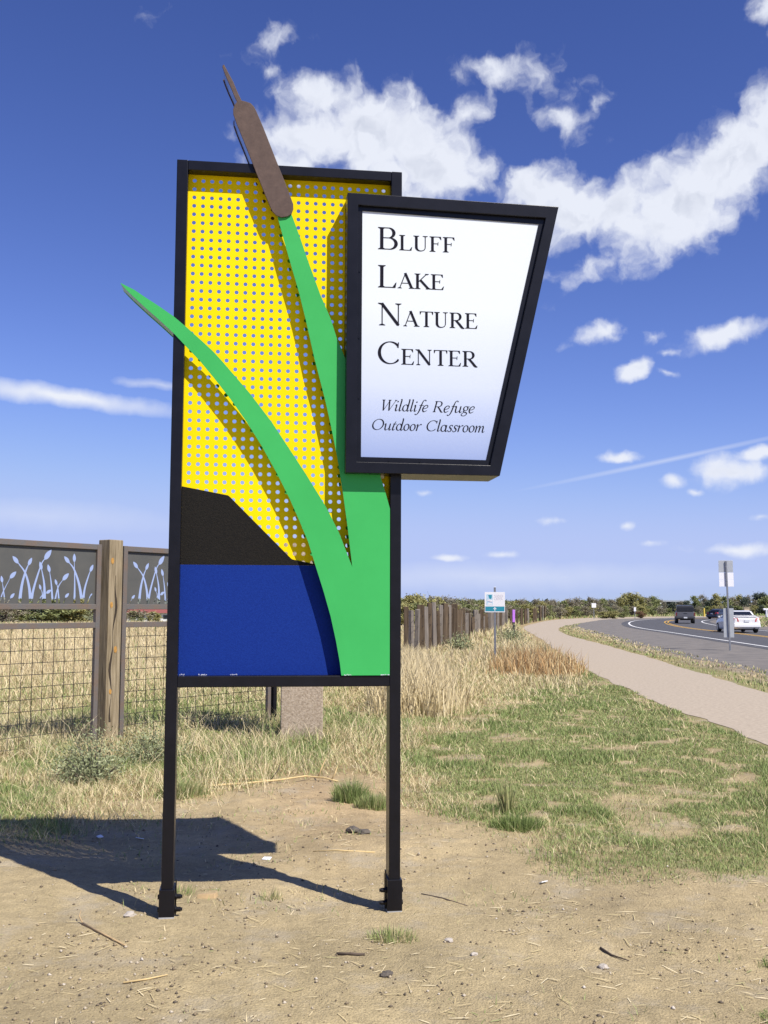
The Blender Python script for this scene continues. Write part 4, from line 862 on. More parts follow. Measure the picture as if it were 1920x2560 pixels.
def np_mesh(name, V, F, tint=None):
    me = bpy.data.meshes.new(name); me.vertices.add(len(V)); me.vertices.foreach_set('co', np.ascontiguousarray(V, dtype=np.float32).ravel())
    if isinstance(F, np.ndarray): F = [F]
    li = np.concatenate([f.ravel() for f in F]).astype(np.int32); tot = np.concatenate([np.full(len(f), f.shape[1], np.int32) for f in F])
    me.loops.add(len(li)); me.loops.foreach_set('vertex_index', li); me.polygons.add(len(tot))
    me.polygons.foreach_set('loop_start', np.r_[0, np.cumsum(tot)[:-1]].astype(np.int32)); me.polygons.foreach_set('loop_total', tot); me.update()
    if tint is not None: at = me.attributes.new('tint', 'FLOAT', 'POINT'); at.data.foreach_set('value', np.asarray(tint, np.float32))
    return me
def tree_proto(kind, seed):
    """meshes of unit height: tapered trunk with limbs, and a clumped open crown"""
    r = np.random.default_rng(seed); tb = MB()
    low = {'olive': .0, 'green': .03, 'brown': .02, 'dark': .02, 'rust': .0}[kind]
    tb.tube([(0,0,-.05),(.01,.0,low+.1),(r.normal()*.03,r.normal()*.03,.55),(r.normal()*.05,r.normal()*.05,.8)], [.035,.028,.016,.006], 7)
    P, T = [], []; nb = 19 if kind != 'dark' else 22
    for k in range(nb):
        z = low+.08+(.92-low)*((k+.5)/nb)**.9; az = r.uniform(0, 6.283)
        if kind == 'dark': rad = (1.02-z)*.34*r.uniform(.7, 1.1)+.02
        else: rad = .42*math.sin(math.pi*min(1, (z-low*.3)/1.06))**.7*r.uniform(.25, 1.05)
        c = np.array([rad*math.cos(az), rad*math.sin(az), z])
        tb.tube([(0,0,max(.08, z-.28)), tuple(c*.55+np.array([0,0,z*.42])), tuple(c)], [.012,.008,.003], 5)
        if kind == 'brown':
            for _ in range(4):
                e = c+r.normal(size=3)*.09+[0,0,.06]; tb.tube([tuple(c*.85+np.array([0,0,z*.1])), tuple(e)], [.004,.0015], 3)
        n = {'olive': 170, 'green': 160, 'brown': 110, 'dark': 120, 'rust': 150}[kind]
        sg = r.uniform(.055, .11)
        pts = c+r.normal(size=(n, 3))*np.array([sg, sg, sg*.7]); P.append(pts); T.append(np.clip(r.normal(.5, .22, n)+(pts[:,2]-z)*1.5+r.uniform(-.15,.15), 0, 1))
    P = np.concatenate(P); T = np.concatenate(T); ok = P[:,2] > .02; P, T = P[ok], T[ok]
    V, F, t = cards(P, .066 if kind != 'brown' else .055, r, T)
    tm = mesh('trunk', tb.v, tb.f); tm.materials.append(M_BARK); cm = np_mesh('crown', V, F, t); cm.materials.append(TREE_M[kind]); return tm, cm
PROTO = {k: [tree_proto(k, 40+7*i+j) for j in range(3)] for i, k in enumerate(TREE_M)}
tr = np.random.default_rng(21)
KN = {'olive': ('bushy_tree', 'yellow green bushy tree', 'tree'), 'green': ('leafy_tree', 'fresh green leafy tree', 'tree'), 'brown': ('bare_tree', 'brown barely leafed tree', 'tree'), 'dark': ('evergreen_tree', 'dark evergreen tree', 'tree'), 'rust': ('rust_shrub', 'rust brown rounded shrub', 'shrub')}
def plant_tree(px, d, ytop, kind, where, wide=1., group='trees and bushes along the horizon'):
    X = (px-960)/2650*d; gzv = float(ground_drop(X, d)); H = 1.6+(1516-ytop)/2650*d-gzv
    nm, lb, cat = KN[kind]; tm, cm = PROTO[kind][tr.integers(3)]
    o = empty(nm, (X, d, gzv), tr.uniform(0, 6.28), lb+' '+where, cat, group); s = H*wide*tr.uniform(.95, 1.2); o.scale = (s, s, H)
    link('trunk', tm, o); link('crown', cm, o)
TREES = [
 (1545,215,1498,'brown','beside the tall olive clump past the far sign',1.1),(1562,210,1486,'olive','leftmost of the tall clump at the bend',.9),(1580,205,1483,'olive','tallest in the clump at the bend',1.),(1598,212,1489,'olive','right of the tallest in the clump at the bend',1.),(1613,218,1494,'brown','in the right part of the clump at the bend',1.),(1629,222,1491,'green','at the right end of the clump at the bend',.9),(1645,226,1498,'brown','just right of the clump at the bend',1.),
 (1521,205,1499,'brown','left of the clump at the bend',1.2),(1504,195,1497,'green','directly right of the small white road sign',1.1),(1486,190,1499,'brown','right behind the small white road sign',1.2),(1470,186,1494,'brown','left of the small white road sign',1.1),(1455,180,1500,'green','above the point where the trail bends',1.1),(1441,176,1495,'brown','first tall one above the trail bend',1.),(1424,170,1498,'brown','above the left side of the trail bend',1.2),(1406,165,1502,'green','beyond the last ties of the fence',1.2),(1388,160,1500,'brown','behind the end of the tie fence',1.2),(1370,155,1502,'brown','behind the last grey ties',1.2),
 (1352,150,1503,'olive','over the far ties right of the purple post',1.2),(1335,150,1500,'brown','rising above the tan stake in the tie fence',1.),(1318,145,1503,'green','just right of the purple post',1.2),(1302,140,1499,'brown','directly above the purple post',.9),(1284,140,1503,'olive','between trail sign and purple post',1.2),(1266,138,1504,'green','at the right edge of the trail sign',1.2),(1225,130,1502,'green','hidden partly by the trail sign',1.3),(1200,128,1502,'green','left of the trail sign post',1.3),
 (1182,120,1500,'green','left of the trail sign above grey ties',1.2),(1164,116,1499,'brown','over the middle of the tie fence',1.1),(1147,112,1501,'green','above the shorter ties of the fence',1.2),(1130,106,1498,'brown','with thin twigs over the dark ties',1.1),(1112,100,1495,'brown','twiggy one behind the tallest tie',1.0),(1094,96,1497,'olive','behind the near part of the tie fence',1.1),(1074,92,1494,'brown','second from the black sign post',1.),(1052,90,1492,'olive','rounded one nearest the black sign post',1.2),(1028,88,1493,'olive','touching the right edge of the black sign post',1.2),(1006,90,1500,'green','partly hidden by the black sign post',1.2),
 (1735,245,1489,'green','upright one right of the pickup',.8),(1757,252,1487,'brown','between two green trees right of the pickup',.9),(1771,246,1500,'dark','low one in the gap left of the road sign pole',1.3),(1788,246,1485,'olive','tall one just left of the road sign pole',.9),(1806,250,1490,'green','right against the road sign pole on its left',.9),(1828,252,1492,'brown','just right of the road sign pole',.9),(1844,254,1488,'olive','above the roof of the white sedan',.9),(1859,252,1493,'dark','above the trunk of the white sedan',1.1),(1873,258,1488,'brown','above the right end of the white sedan',.9),(1889,262,1483,'dark','taller left one of two near the right edge',.9),(1904,260,1482,'dark','taller right one of two near the right edge',.9),(1916,250,1489,'green','at the right edge of the view',1.),(1935,250,1487,'olive','just past the right edge of the view',1.),
 (1662,262,1506,'dark','low left one in the gap before the white buildings',1.2),(1680,262,1505,'dark','low one directly behind the pickup',1.4),(1700,258,1503,'brown','low one above the pickup roof',1.2),(1716,252,1501,'dark','low one right above the pickup mirror',1.2),
 (1599,158,1527,'rust','by the road at the far bend',1.6),(1530,150,1527,'olive','low by the far bend of the trail',2.4),(1505,152,1528,'olive','low left of the far bend marker',2.6),(1556,160,1529,'green','low near the narrow white marker',2.2),
 (20,86,1508,'brown','at the left edge seen under the steel sheet',2.2),(60,92,1506,'green','second from the left edge seen under the steel sheet',2.2),(95,95,1507,'dark','darkest one seen under the steel sheet',2.2),(130,90,1505,'green','in the middle seen under the left steel sheet',2.2),(170,96,1506,'green','fourth one seen under the left steel sheet',2.2),(205,92,1505,'olive','left beside the timber post under the sheet',2.2),(255,100,1507,'brown','behind the timber post',2.2),(305,104,1508,'brown','right beside the timber post under the sheet',2.2),(340,110,1531,'green','low one before the red roofed building',1.6),(385,112,1533,'olive','low one before the right end of the red roofed building',1.8),
]
BUSHES = []
UNDER = [(1400,150,1517,'brown'),(1420,158,1516,'olive'),(1438,164,1515,'green'),(1462,170,1515,'brown'),(1480,176,1514,'olive'),(1498,182,1514,'brown'),(1518,186,1515,'green'),(1540,196,1513,'brown'),(1560,198,1514,'green'),(1580,200,1514,'brown'),(1604,202,1514,'olive'),(1624,206,1514,'green'),(1648,214,1516,'brown'),(1670,224,1519,'green'),(1695,230,1519,'olive'),(1722,232,1515,'dark'),(1744,236,1514,'brown'),(1764,238,1513,'green'),(1784,238,1512,'olive'),(1802,240,1513,'brown'),(1822,242,1512,'dark'),(1842,244,1512,'green'),(1862,246,1512,'brown'),(1882,248,1511,'olive'),(1902,248,1511,'dark'),(1922,246,1511,'green'),(1012,82,1513,'olive'),(1038,84,1512,'green'),(1062,86,1513,'olive'),(1086,90,1513,'brown'),(1106,94,1513,'green'),(1126,98,1514,'olive'),(1150,104,1513,'brown'),(1174,108,1513,'green'),(1196,112,1513,'brown'),(1216,118,1513,'olive'),(1270,124,1513,'brown'),(1294,128,1513,'green'),(1320,132,1513,'olive'),(1344,138,1513,'brown'),(1368,142,1514,'green')]
for (px, d, yt, kd) in UNDER:
    pl = 'beyond the pickup' if 1650 < px < 1730 else 'left of the road sign pole' if 1730 < px < 1815 else 'right of the road sign pole' if px > 1815 else 'right of the small white road sign' if px > 1490 else 'left of the small white road sign' if px > 1390 else 'right of the purple post' if px > 1285 else 'beside the trail sign' if px > 1180 else 'over the middle ties' if px > 1100 else 'over the nearest ties'
    BUSHES.append((px, d, yt, kd, pl))
for a in TREES: plant_tree(*a[:5], wide=a[5])
KN = {'olive': ('thicket_bush', 'low olive bush in the thicket', 'bush'), 'green': ('thicket_bush', 'low green bush in the thicket', 'bush'), 'brown': ('thicket_bush', 'low brown bush in the thicket', 'bush'), 'dark': ('thicket_bush', 'low dark bush in the thicket', 'bush')}
ORD = ('', ', second from left', ', third from left', ', fourth from left', ', fifth from left')
for (px, d, yt, kd, pl) in BUSHES:
    same = sorted(b[0] for b in BUSHES if b[3] == kd and b[4] == pl); k = same.index(px)
    plant_tree(px, d, yt, kd, pl+((', leftmost' if k == 0 else ORD[k]) if len(same) > 1 else ''), 1.5, 'low bushes '+pl)
def make_far_wood():
    r = np.random.default_rng(3); n = 26000
    az = r.uniform(-1.3, 1.3, n); d = r.uniform(560, 900, n)
    prof = 2.2+4.4*fbm(az*38+5, d*.004, 4)+1.2*fbm(az*160, d*.01, 2)
    z = prof*r.uniform(0, 1, n)**.7
    P = np.stack([np.sin(az)*d, np.cos(az)*d, z-.3], 1)
    V, F, t = cards(P, 2.6, r, np.clip(r.normal(.45, .25, n), 0, 1))
    m = leaf_mat('distant_foliage', (.12,.135,.125), (.16,.175,.155), (.20,.21,.18))
    o = link('distant_wood', np_mesh('distant_wood', V, F, t), None, m); tag(o, 'dark band of far off woodland on the horizon', 'wood', kind='stuff')
make_far_wood()

def make_buildings():
    mw = mat('white_render', (.72,.71,.70), .8, var=.05, scale=1); mr = mat('dull_red_roof', (.26,.075,.06), .7, var=.12, scale=2); mg = mat('dark_window_glass', (.03,.035,.045), .2, var=.1, scale=2)
    S = empty('red_roofed_building', (-53, 240, -2.4), R(4), 'long white building with a red roof far beyond the steel fence', 'building')
    MB().box(-8, 14, 0, 8, 0, 2.3).build('wall', mw, S); MB().hexa([(-8.6,-.7,2.3),(14.6,-.7,2.3),(14.6,8.7,2.3),(-8.6,8.7,2.3),(-7.6,3.2,3.15),(13.6,3.2,3.15),(13.6,4.8,3.15),(-7.6,4.8,3.15)]).build('roof', mr, S)
    for k in range(12): MB().box(-7+k*1.72, -6.1+k*1.72, -.06, .05, 1.0, 1.85).build('window', mg, S)
    for k, (px, w, h) in enumerate(((1664, 9, 2.3), (1687, 12, 2.7), (1706, 7, 2.2))):
        X = (px-960)/2650*540; S = empty('white_warehouse', (X, 540, 2.2), 0, ('leftmost', 'largest', 'rightmost')[k]+' of three pale low warehouses on the horizon behind the pickup', 'building', 'pale warehouses on the horizon')
        MB().box(-w/2, w/2, 0, 9, -2.5, h).build('wall', mw, S); MB().box(-w/2-.3, w/2+.3, -.3, 9.3, h, h+.35).build('roof', mat('grey_metal_roof', (.40,.42,.46), .5, .3, var=.06, scale=1), S)
        for q in range(3): MB().box(-w/2+w*(.12+.3*q), -w/2+w*(.3+.3*q), -.08, .05, .2, 1.3).build('window', mg, S)
make_buildings()

# ------------------------------------------------------------------ grass
RAMP = [(0.,(.09,.135,.04)),(.22,(.19,.255,.078)),(.42,(.32,.37,.15)),(.55,(.44,.385,.20)),(.75,(.58,.475,.27)),(1.,(.74,.64,.42))]
M_GRASS = mat('grass_blades', (.2,.2,.1), .75, attr='tint', ramp=RAMP, spec=.2)
M_REDGRASS = mat('russet_bunchgrass', (.2,.2,.1), .75, attr='tint', ramp=[(0.,(.22,.11,.045)),(.4,(.40,.225,.095)),(.7,(.50,.35,.17)),(1.,(.60,.48,.27))], spec=.2)
M_SAGE = mat('grey_green_sage', (.2,.2,.1), .8, attr='tint', ramp=[(0.,(.15,.175,.085)),(.5,(.26,.29,.155)),(1.,(.40,.42,.25))], spec=.2)
def blade_mesh(name, X, Y, h, w, bend, tint, r, z=None, lean=None):
    n = len(X); z = (ground_z(X, Y)+ground_drop(X, Y)-.006) if z is None else z
    ph = r.uniform(0, 6.283, n); bz = r.uniform(0, 6.283, n) if lean is None else lean
    wx, wy = np.cos(ph)*w*.5, np.sin(ph)*w*.5; bx, by = np.cos(bz)*bend*h, np.sin(bz)*bend*h
    hz = h*np.sqrt(np.maximum(.05, 1-np.minimum(bend, .97)**2))
    V = np.empty((n, 5, 3))
    V[:,0] = np.stack([X-wx, Y-wy, z], 1); V[:,1] = np.stack([X+wx, Y+wy, z], 1)
    V[:,2] = np.stack([X-wx*.75+bx*.32, Y-wy*.75+by*.32, z+hz*.58], 1); V[:,3] = np.stack([X+wx*.75+bx*.32, Y+wy*.75+by*.32, z+hz*.58], 1)
    V[:,4] = np.stack([X+bx, Y+by, z+hz], 1)
    i = np.arange(n)[:,None]*5
    return np_mesh(name, V.reshape(-1, 3), [i+np.array([[0,1,3,2]]), i+np.array([[2,3,4]])], np.repeat(tint, 5))
def scatter(n, x0, x1, y0, y1, r, p=1.6):
    """points with more of them close by, as the eye can tell them apart there"""
    u = r.random(n); a, b = y0**(1-p), y1**(1-p); Y = (a+(b-a)*u)**(1/(1-p))
    return r.uniform(x0, x1, n), Y
def wid(Y, base=.0045, k=.00085): return np.maximum(base, k*Y)
def grass(name, label, X, Y, h, bend, tint, m=M_GRASS, base=.0045, k=.00085):
    r = rng; o = link(name, blade_mesh(name, X, Y, h, wid(Y, base, k)*r.uniform(.7, 1.3, len(X)), bend, np.clip(tint, 0, 1), r), None, m); return tag(o, label, 'grass', kind='stuff')
def cone(X, Y): return np.abs(X) < Y*.40+1.2
def off_path(X, Y, pad=0.): return ~((X > path_x_left(Y)-pad-.25*(fbm(X*2, Y*2, 2)-.3)) & (X < path_x_right(Y)+pad)) & ~((X > road_x(Y, -8.6)) & (X < road_x(Y, 7.0)))
def make_grass():
    r = rng
    # short green turf on the right and in patches elsewhere
    X, Y = scatter(820000, -5, 6, 6.2, 34, r, 1.9); g = w_green(X, Y); fine = fbm(X*3.2, Y*3.2, 3)
    k = (r.random(len(X)) < g*turf_mask(X, Y)) & cone(X, Y) & off_path(X, Y); X, Y, fine = X[k], Y[k], fine[k]
    clump = sstep(.42, .7, fbm(X*1.3+2, Y*1.3, 3))
    grass('turf', 'short green turf spreading from the sign to the trail', X, Y, r.uniform(.016, .044, len(X))*(1+1.1*clump), r.uniform(.2, .9, len(X)), r.normal(.335, .08, len(X))-.05*clump+(r.random(len(X)) < .10)*.30, base=.0035, k=.00062)
    # matted straw
    X, Y = scatter(330000, -8, 6, 7.0, 50, r, 1.8); g = w_green(X, Y); b = w_bare(X, Y)
    k = (r.random(len(X)) < (1-b)*(1-g*.92)*(.35+.65*sstep(.35, .55, fbm(X*2.2+6, Y*2.2, 3)))) & cone(X, Y) & off_path(X, Y, .1); X, Y = X[k], Y[k]
    t = r.normal(.78, .12, len(X)); t -= .40*(r.random(len(X)) < .28)
    grass('dry_grass', 'matted dry straw coloured grass behind the sign', X, Y, r.uniform(.04, .15, len(X))*(1+.5*sstep(11, 15, Y)), r.uniform(.55, .97, len(X)), t, k=.0006)
    # rank growth between sign and fence on the left
    X, Y = scatter(90000, -6.0, .4, 8.4, 14.8, r, 1.2); b = w_bare(X, Y); dens = sstep(.34, .6, fbm(X*1.5+11, Y*1.5, 3))
    left = (1-sstep(-1.5, -.6, X)); k = r.random(len(X)) < (1-b)**2*dens*(.25+.75*left+.5*sstep(11.5, 12.6, Y)); X, Y = X[k], Y[k]
    gp = sstep(.42, .6, fbm(X*.9+3, Y*.9+20, 3))
    hh = (.05+.24*r.random(len(X))**1.8)*(.6+.5*sstep(9, 11, Y))
    grass('rank_grass', 'rank mixed green and straw grass before the steel fence', X, Y, hh, r.uniform(.35, .97, len(X)), np.where(r.random(len(X)) < .30+.5*gp, r.normal(.33, .08, len(X)), r.normal(.80, .11, len(X))), k=.00058)
    # golden field beyond the fence
    X, Y = scatter(170000, -30, 1.2, 14.0, 100, r, 1.5); k = cone(X, Y) & (X < -.9+.02*Y) & (r.random(len(X)) < .25+.75*sstep(17, 22, Y)); X, Y = X[k], Y[k]
    grn = (1-sstep(17, 26, Y+10*(fbm(X*.3, Y*.3, 3)-.5)))
    grass('golden_field', 'tall golden grass field beyond the steel fence', X, Y, r.uniform(.14, .46, len(X))*(.35+.65*sstep(16, 26, Y)), r.uniform(.1, .75, len(X)), np.where(r.random(len(X)) < .55*grn+.05+.25*sstep(60, 90, Y), r.normal(.38, .07, len(X)), r.normal(.80, .09, len(X))), k=.0007)
    # tall dry grass along the tie fence
    X, Y = scatter(110000, -.6, 12, 15.5, 92, r, 1.5); k = (X < path_x_left(Y)-.35-.2*sstep(20, 40, Y)) & (X > -.05*Y-.2) & (r.random(len(X)) < sstep(14.5, 24, Y-1.6*(X-1)+9*(fbm(X*.8, Y*.4, 3)-.5))); X, Y = X[k], Y[k]
    tall = sstep(.35, .6, fbm(X*.6+4, Y*.35, 3))*sstep(17, 24, Y)
    grass('tall_dry_grass', 'tall dry golden grass between the tie fence and the trail', X, Y, (r.uniform(.06, .20, len(X))+.5*tall*r.random(len(X))**1.5)*(.45+.55*sstep(17, 30, Y)), r.uniform(.15, .9, len(X)), r.normal(.80, .11, len(X))-.36*(r.random(len(X)) < .16))
    # strip right beside the black post: the tallest pale grass
    X, Y = scatter(9000, -.2, 1.6, 15.5, 24, r, 1.2); k = r.random(len(X)) < np.exp(-((X-.45)/.5)**2); X, Y = X[k], Y[k]
    grass('pale_tall_grass', 'pale tall grass clump beside the right post of the big sign', X, Y, r.uniform(.3, .95, len(X)), r.uniform(.1, .6, len(X)), r.normal(.83, .08, len(X)))
    # russet bunchgrass by the trail
    cs = [(3.1,25.6),(3.5,26.6),(3.9,27.4),(4.3,28.2),(3.3,27.8),(4.0,29.6),(4.5,30.2),(3.6,30.4),(4.2,25.9),(3.7,25.2),(4.6,27.0)]
    c = np.array(cs)[r.integers(len(cs), size=4000)]; X = c[:,0]+r.normal(0, .28, 4000); Y = c[:,1]+r.normal(0, .85, 4000); k = X < path_x_left(Y)-.1; X, Y = X[k], Y[k]
    grass('russet_bunchgrass', 'russet brown bunchgrass at the edge of the trail', X, Y, .14+.52*r.random(len(X))**1.8, r.uniform(.05, .7, len(X)), r.normal(.68, .24, len(X)), M_REDGRASS)
    # verge between trail and road
    X, Y = scatter(90000, 6, 25, 16, 125, r, 1.5); lo, hi = path_x_right(Y), road_x(Y, -8.4); k = (X > lo+.05) & (X < hi) & (r.random(len(X)) < .25+.75*sstep(.38, .55, fbm(X*.7, Y*.5, 3))); X, Y = X[k], Y[k]
    ge = np.exp(-((X-path_x_right(Y))/1.0)**2)
    grass('road_verge', 'patchy green and dry verge between the trail and the road', X, Y, r.uniform(.03, .12, len(X)), r.uniform(.2, .8, len(X)), np.where(r.random(len(X)) < .12+.65*ge, r.normal(.33, .07, len(X)), r.normal(.7, .1, len(X))))
    X, Y = scatter(60000, 8, 120, 60, 330, r, 1.4); k = ((X > road_x(Y, 6.6)) & (Y < 235) | (X < path_x_left(Y)-.6) & (Y > 92)) & (np.abs(X) < Y*.42); X, Y = X[k], Y[k]
    grass('far_meadow', 'low green meadow before the trees along the road', X, Y, r.uniform(.15, .55, len(X)), r.uniform(.2, .8, len(X)), np.where(r.random(len(X)) < .7, r.normal(.33, .07, len(X)), r.normal(.66, .1, len(X))))
    # long loose straws standing about on the left
    X, Y = scatter(230, -5, -.8, 8.8, 12.3, r, 1.2)
    grass('long_straws', 'long bent golden straws standing in the left grass', X, Y, r.uniform(.25, .75, len(X)), r.uniform(.5, .985, len(X)), r.normal(.88, .05, len(X)), base=.005, k=.0005)
    # a few sparse blades on the bare soil
    X, Y = scatter(16000, -3, 4.2, 4.0, 9.5, r, 1.05); k = (r.random(len(X)) < sstep(.52, .68, fbm(X*1.7+31, Y*1.7, 3))*(.35+.65*sstep(5.2, 6.6, Y))) & (w_bare(X, Y) > .5); X, Y = X[k], Y[k]
    grass('sparse_blades', 'thin scattered blades on the bare soil', X, Y, r.uniform(.02, .06, len(X)), r.uniform(.4, .97, len(X)), np.where(r.random(len(X)) < .45, r.normal(.34, .08, len(X)), r.normal(.7, .1, len(X))), base=.003)
make_grass()

def tuft(name, x, y, n, rad, h, tints, label, m=M_GRASS, w=.005, bend=(.1, .8), cat='grass tuft', group=None):
    r = np.random.default_rng(int(abs(x*971+y*37)*10)); a = r.uniform(0, 6.283, n); q = rad*np.sqrt(r.random(n))*r.uniform(.6, 1, n)
    X, Y = q*np.cos(a), q*np.sin(a)*.8; lean = a+r.normal(0, .5, n)
    me = blade_mesh(name, X, Y, r.uniform(h[0], h[1], n)*(1.15-.6*q/rad), w*r.uniform(.7, 1.3, n), r.uniform(bend[0], bend[1], n)*(.4+.6*q/rad), np.clip(r.normal(tints[0], tints[1], n), 0, 1), r, z=ground_z(X+x, Y+y)-.01, lean=lean)
    o = link(name, me, None, m); o.location = (x, y, 0); return tag(o, label, cat, group)
tuft('grass_tuft', -.26, 8.86, 900, .17, (.10,.25), (.28,.10), 'green grass tuft on bare soil just left of the right sign post')
tuft('grass_tuft', -.08, 8.58, 800, .16, (.07,.16), (.36,.12), 'paler low grass tuft against the right sign post')
tuft('grass_tuft', -1.70, 9.10, 1000, .24, (.08,.20), (.40,.16), 'straggling grass tuft beside the left sign post')
tuft('grass_tuft', .96, 7.78, 1300, .22, (.06,.14), (.25,.08), 'rounded dense green tuft at the near edge of the turf')
tuft('grass_tuft', .95, 8.35, 120, .07, (.20,.36), (.47,.04), 'small upright pale yellow green tuft above the rounded tuft', w=.008, bend=(.05,.5))
tuft('grass_tuft', .05, 5.30, 420, .15, (.03,.09), (.42,.16), 'small ragged tuft on soil in front of the right sign post', w=.004)
tuft('grass_tuft', 1.80, 4.98, 260, .10, (.02,.06), (.27,.08), 'small green tuft low on the right, left of its twin', w=.004)
tuft('grass_tuft', 1.95, 4.84, 240, .10, (.02,.05), (.25,.08), 'small green tuft low on the right, right of its twin', w=.004)
tuft('grass_tuft', 1.60, 4.32, 500, .16, (.02,.06), (.25,.08), 'green tuft in the bottom right corner', w=.004)
tuft('grass_tuft', -1.13, 6.10, 120, .10, (.03,.09), (.38,.1), 'thin tuft in the shadow edge right of the left post', w=.004)
tuft('grass_tuft', -.62, 5.98, 110, .08, (.03,.08), (.50,.12), 'dry little tuft at the shadow edge between the posts', w=.004)
def sage(x, y, rx, h, n, leaf, label):
    """dome of short grey-green sprigs on a few woody stems"""
    r = np.random.default_rng(int(abs(x*331+y*77)*10)); S = empty('sage_shrub', (x, y, gz(x, y)), r.uniform(0, 6), label, 'shrub'); tb = MB(); P = []; T = []
    for k in range(26):
        a = r.uniform(0, 6.283); q = rx*math.sqrt(r.random())*.95; top = h*(1-.75*(q/rx)**2)*r.uniform(.75, 1.1); e = np.array([q*math.cos(a), q*math.sin(a), top])
        tb.tube([(0,0,-.02), tuple(e*[.5,.5,.45]), tuple(e)], [.008*h/.4, .005*h/.4, .002*h/.4], 4)
        m_ = n//26; t = r.uniform(.25, 1.05, m_)[:,None]; pts = e*t*[1,1,1]+r.normal(0, .075*rx/.36, (m_, 3))*[1,1,.8]; P.append(pts); T.append(np.clip(r.normal(.5, .2, m_)+(t[:,0]-.7)*.5, 0, 1))
    P = np.concatenate(P); T = np.concatenate(T); ok = P[:,2] > .0; V, F, t = cards(P[ok], leaf, r, T[ok], .15)
    tb.build('stem', M_TWIGBARK, S); link('foliage', np_mesh('foliage', V, F, t), S, M_SAGE)
M_TWIGBARK = mat('grey_sage_bark', (.12,.10,.08), .9, var=.3, scale=20)
sage(-2.62, 9.75, .36, .44, 3600, .034, 'rounded grey green sage bush at the edge of the left grass')
sage(-2.40, 11.1, .48, .30, 2200, .034, 'lower grey green sage bush in front of the timber post')
sage(5.62, 47.0, .7, .75, 1400, .10, 'dark sage bush beside the purple topped post')
sage(2.70, 38.0, .6, .7, 1200, .09, 'sage bush among tall grass before the tie fence')

# ------------------------------------------------------------------ litter on the soil
M_STRAW = mat('dry_straw_stem', (.56,.42,.20), .8, var=.2, scale=12); M_TWIG = mat('dark_twig', (.075,.055,.04), .9, var=.3, scale=15); M_STICK = mat('pale_stick', (.42,.30,.16), .85, var=.2, scale=14)
def lay(pts, r0, r1, name, m, label, cat, lift=.008, side=(), parent=None):
    P = [Vector((x, y, gz(x, y)+lift+(q[0] if q else 0))) for x, y, *q in pts]; o0 = P[0].copy()
    b = MB(); b.tube([p-o0 for p in P], list(np.linspace(r0, r1, len(P))), 6)
    for s in side: b.tube([Vector((x, y, gz(x, y)+lift+z))-o0 for x, y, z in s], [r1*1.1, r1*.9, r1*.5][:len(s)], 5)
    o = b.build(name, m, None, 0, True); o.location = o0; return tag(o, label, cat)
lay([(-1.85,9.48),(-1.55,9.55),(-1.2,9.62,.01),(-.93,9.82,.02),(-.72,10.0,.03),(-.55,9.98,.02),(-.41,9.82)], .011, .007, 'fallen_branch', M_STRAW, 'long pale curved branch lying on soil behind the sign opening', 'branch', .012, [[(-.60,9.99,.01),(-.57,10.0,.10),(-.53,10.03,.19)],[(-.47,9.92,.01),(-.44,9.93,.06),(-.42,9.96,.12)]])
lay([(-1.75,9.86),(-1.5,9.90),(-1.2,9.93,.01),(-.95,9.95)], .008, .005, 'fallen_branch', M_STRAW, 'thinner pale straight branch behind the long curved one', 'branch', .012)
lay([(-1.02,9.80,.02),(-.96,9.86,.10),(-.94,9.90,.17)], .005, .003, 'twig', M_TWIG, 'dark upright twig caught on the long pale branch', 'twig', .005)
lay([(-1.50,5.47),(-1.36,5.32),(-1.20,5.13)], .006, .004, 'twig', M_STICK, 'thin brown stick on soil at lower left', 'twig', .006, [[(-1.50,5.47,0),(-1.53,5.51,.02),(-1.53,5.54,.04)]])
lay([(.22,6.15),(.33,6.05),(.46,5.90)], .006, .004, 'twig', M_TWIG, 'dark twig on soil just right of the right post foot', 'twig', .006)
lay([(1.02,5.12),(1.06,5.06),(1.12,4.98)], .006, .003, 'twig', M_TWIG, 'short dark twig on soil at lower right', 'twig', .006)
lay([(-.21,5.03),(-.15,5.02),(-.08,5.01)], .007, .006, 'twig', M_TWIG, 'short thick grey twig in front of the right post', 'twig', .006)
lay([(-1.09,4.62),(-1.0,4.66),(-.92,4.70)], .005, .003, 'straw_stalk', M_STRAW, 'single pale straw on soil near the bottom left', 'straw', .005)
lay([(-.05,7.0),(-.30,7.02),(-.45,7.04)], .005, .003, 'straw_stalk', M_STRAW, 'single pale straw on soil beyond the cast shadow', 'straw', .005)
def lump(name, x, y, s, m, label, cat, seed, seg=10):
    r = np.random.default_rng(seed); b = bmesh.new(); bmesh.ops.create_icosphere(b, subdivisions=2, radius=1.)
    for v in b.verts: v.co *= .75+.5*r.random()
    for v in b.verts: v.co = Vector((v.co.x*s[0], v.co.y*s[1], v.co.z*s[2]))
    me = bpy.data.meshes.new(name); b.to_mesh(me); b.free(); o = link(name, me, None, m); o.location = (x, y, gz(x, y)+s[2]*.5); o.rotation_euler = (0,0,r.uniform(-.3,.3)); return tag(o, label, cat)
M_STONE = mat('pale_stone', (.40,.36,.31), .9, var=.15, scale=20, bump=.3); M_CLOD = mat('grey_brown_clod', (.10,.085,.07), .95, var=.3, scale=30, bump=.6)
lump('clod', -.21, 7.62, (.045,.035,.030), M_CLOD, 'dark grey clod on soil left of the right post, left half of a pair', 'clod', 1); lump('clod', -.13, 7.56, (.045,.03,.022), M_CLOD, 'flatter dark clod touching the dark grey clod', 'clod', 2)
MB().hexa([(-.055,-.02,0),(.05,-.03,0),(.06,.025,0),(-.05,.03,0),(-.05,-.012,.022),(.045,-.022,.028),(.055,.02,.028),(-.045,.02,.020)]).build('wood_chip', M_STICK, None, .002)
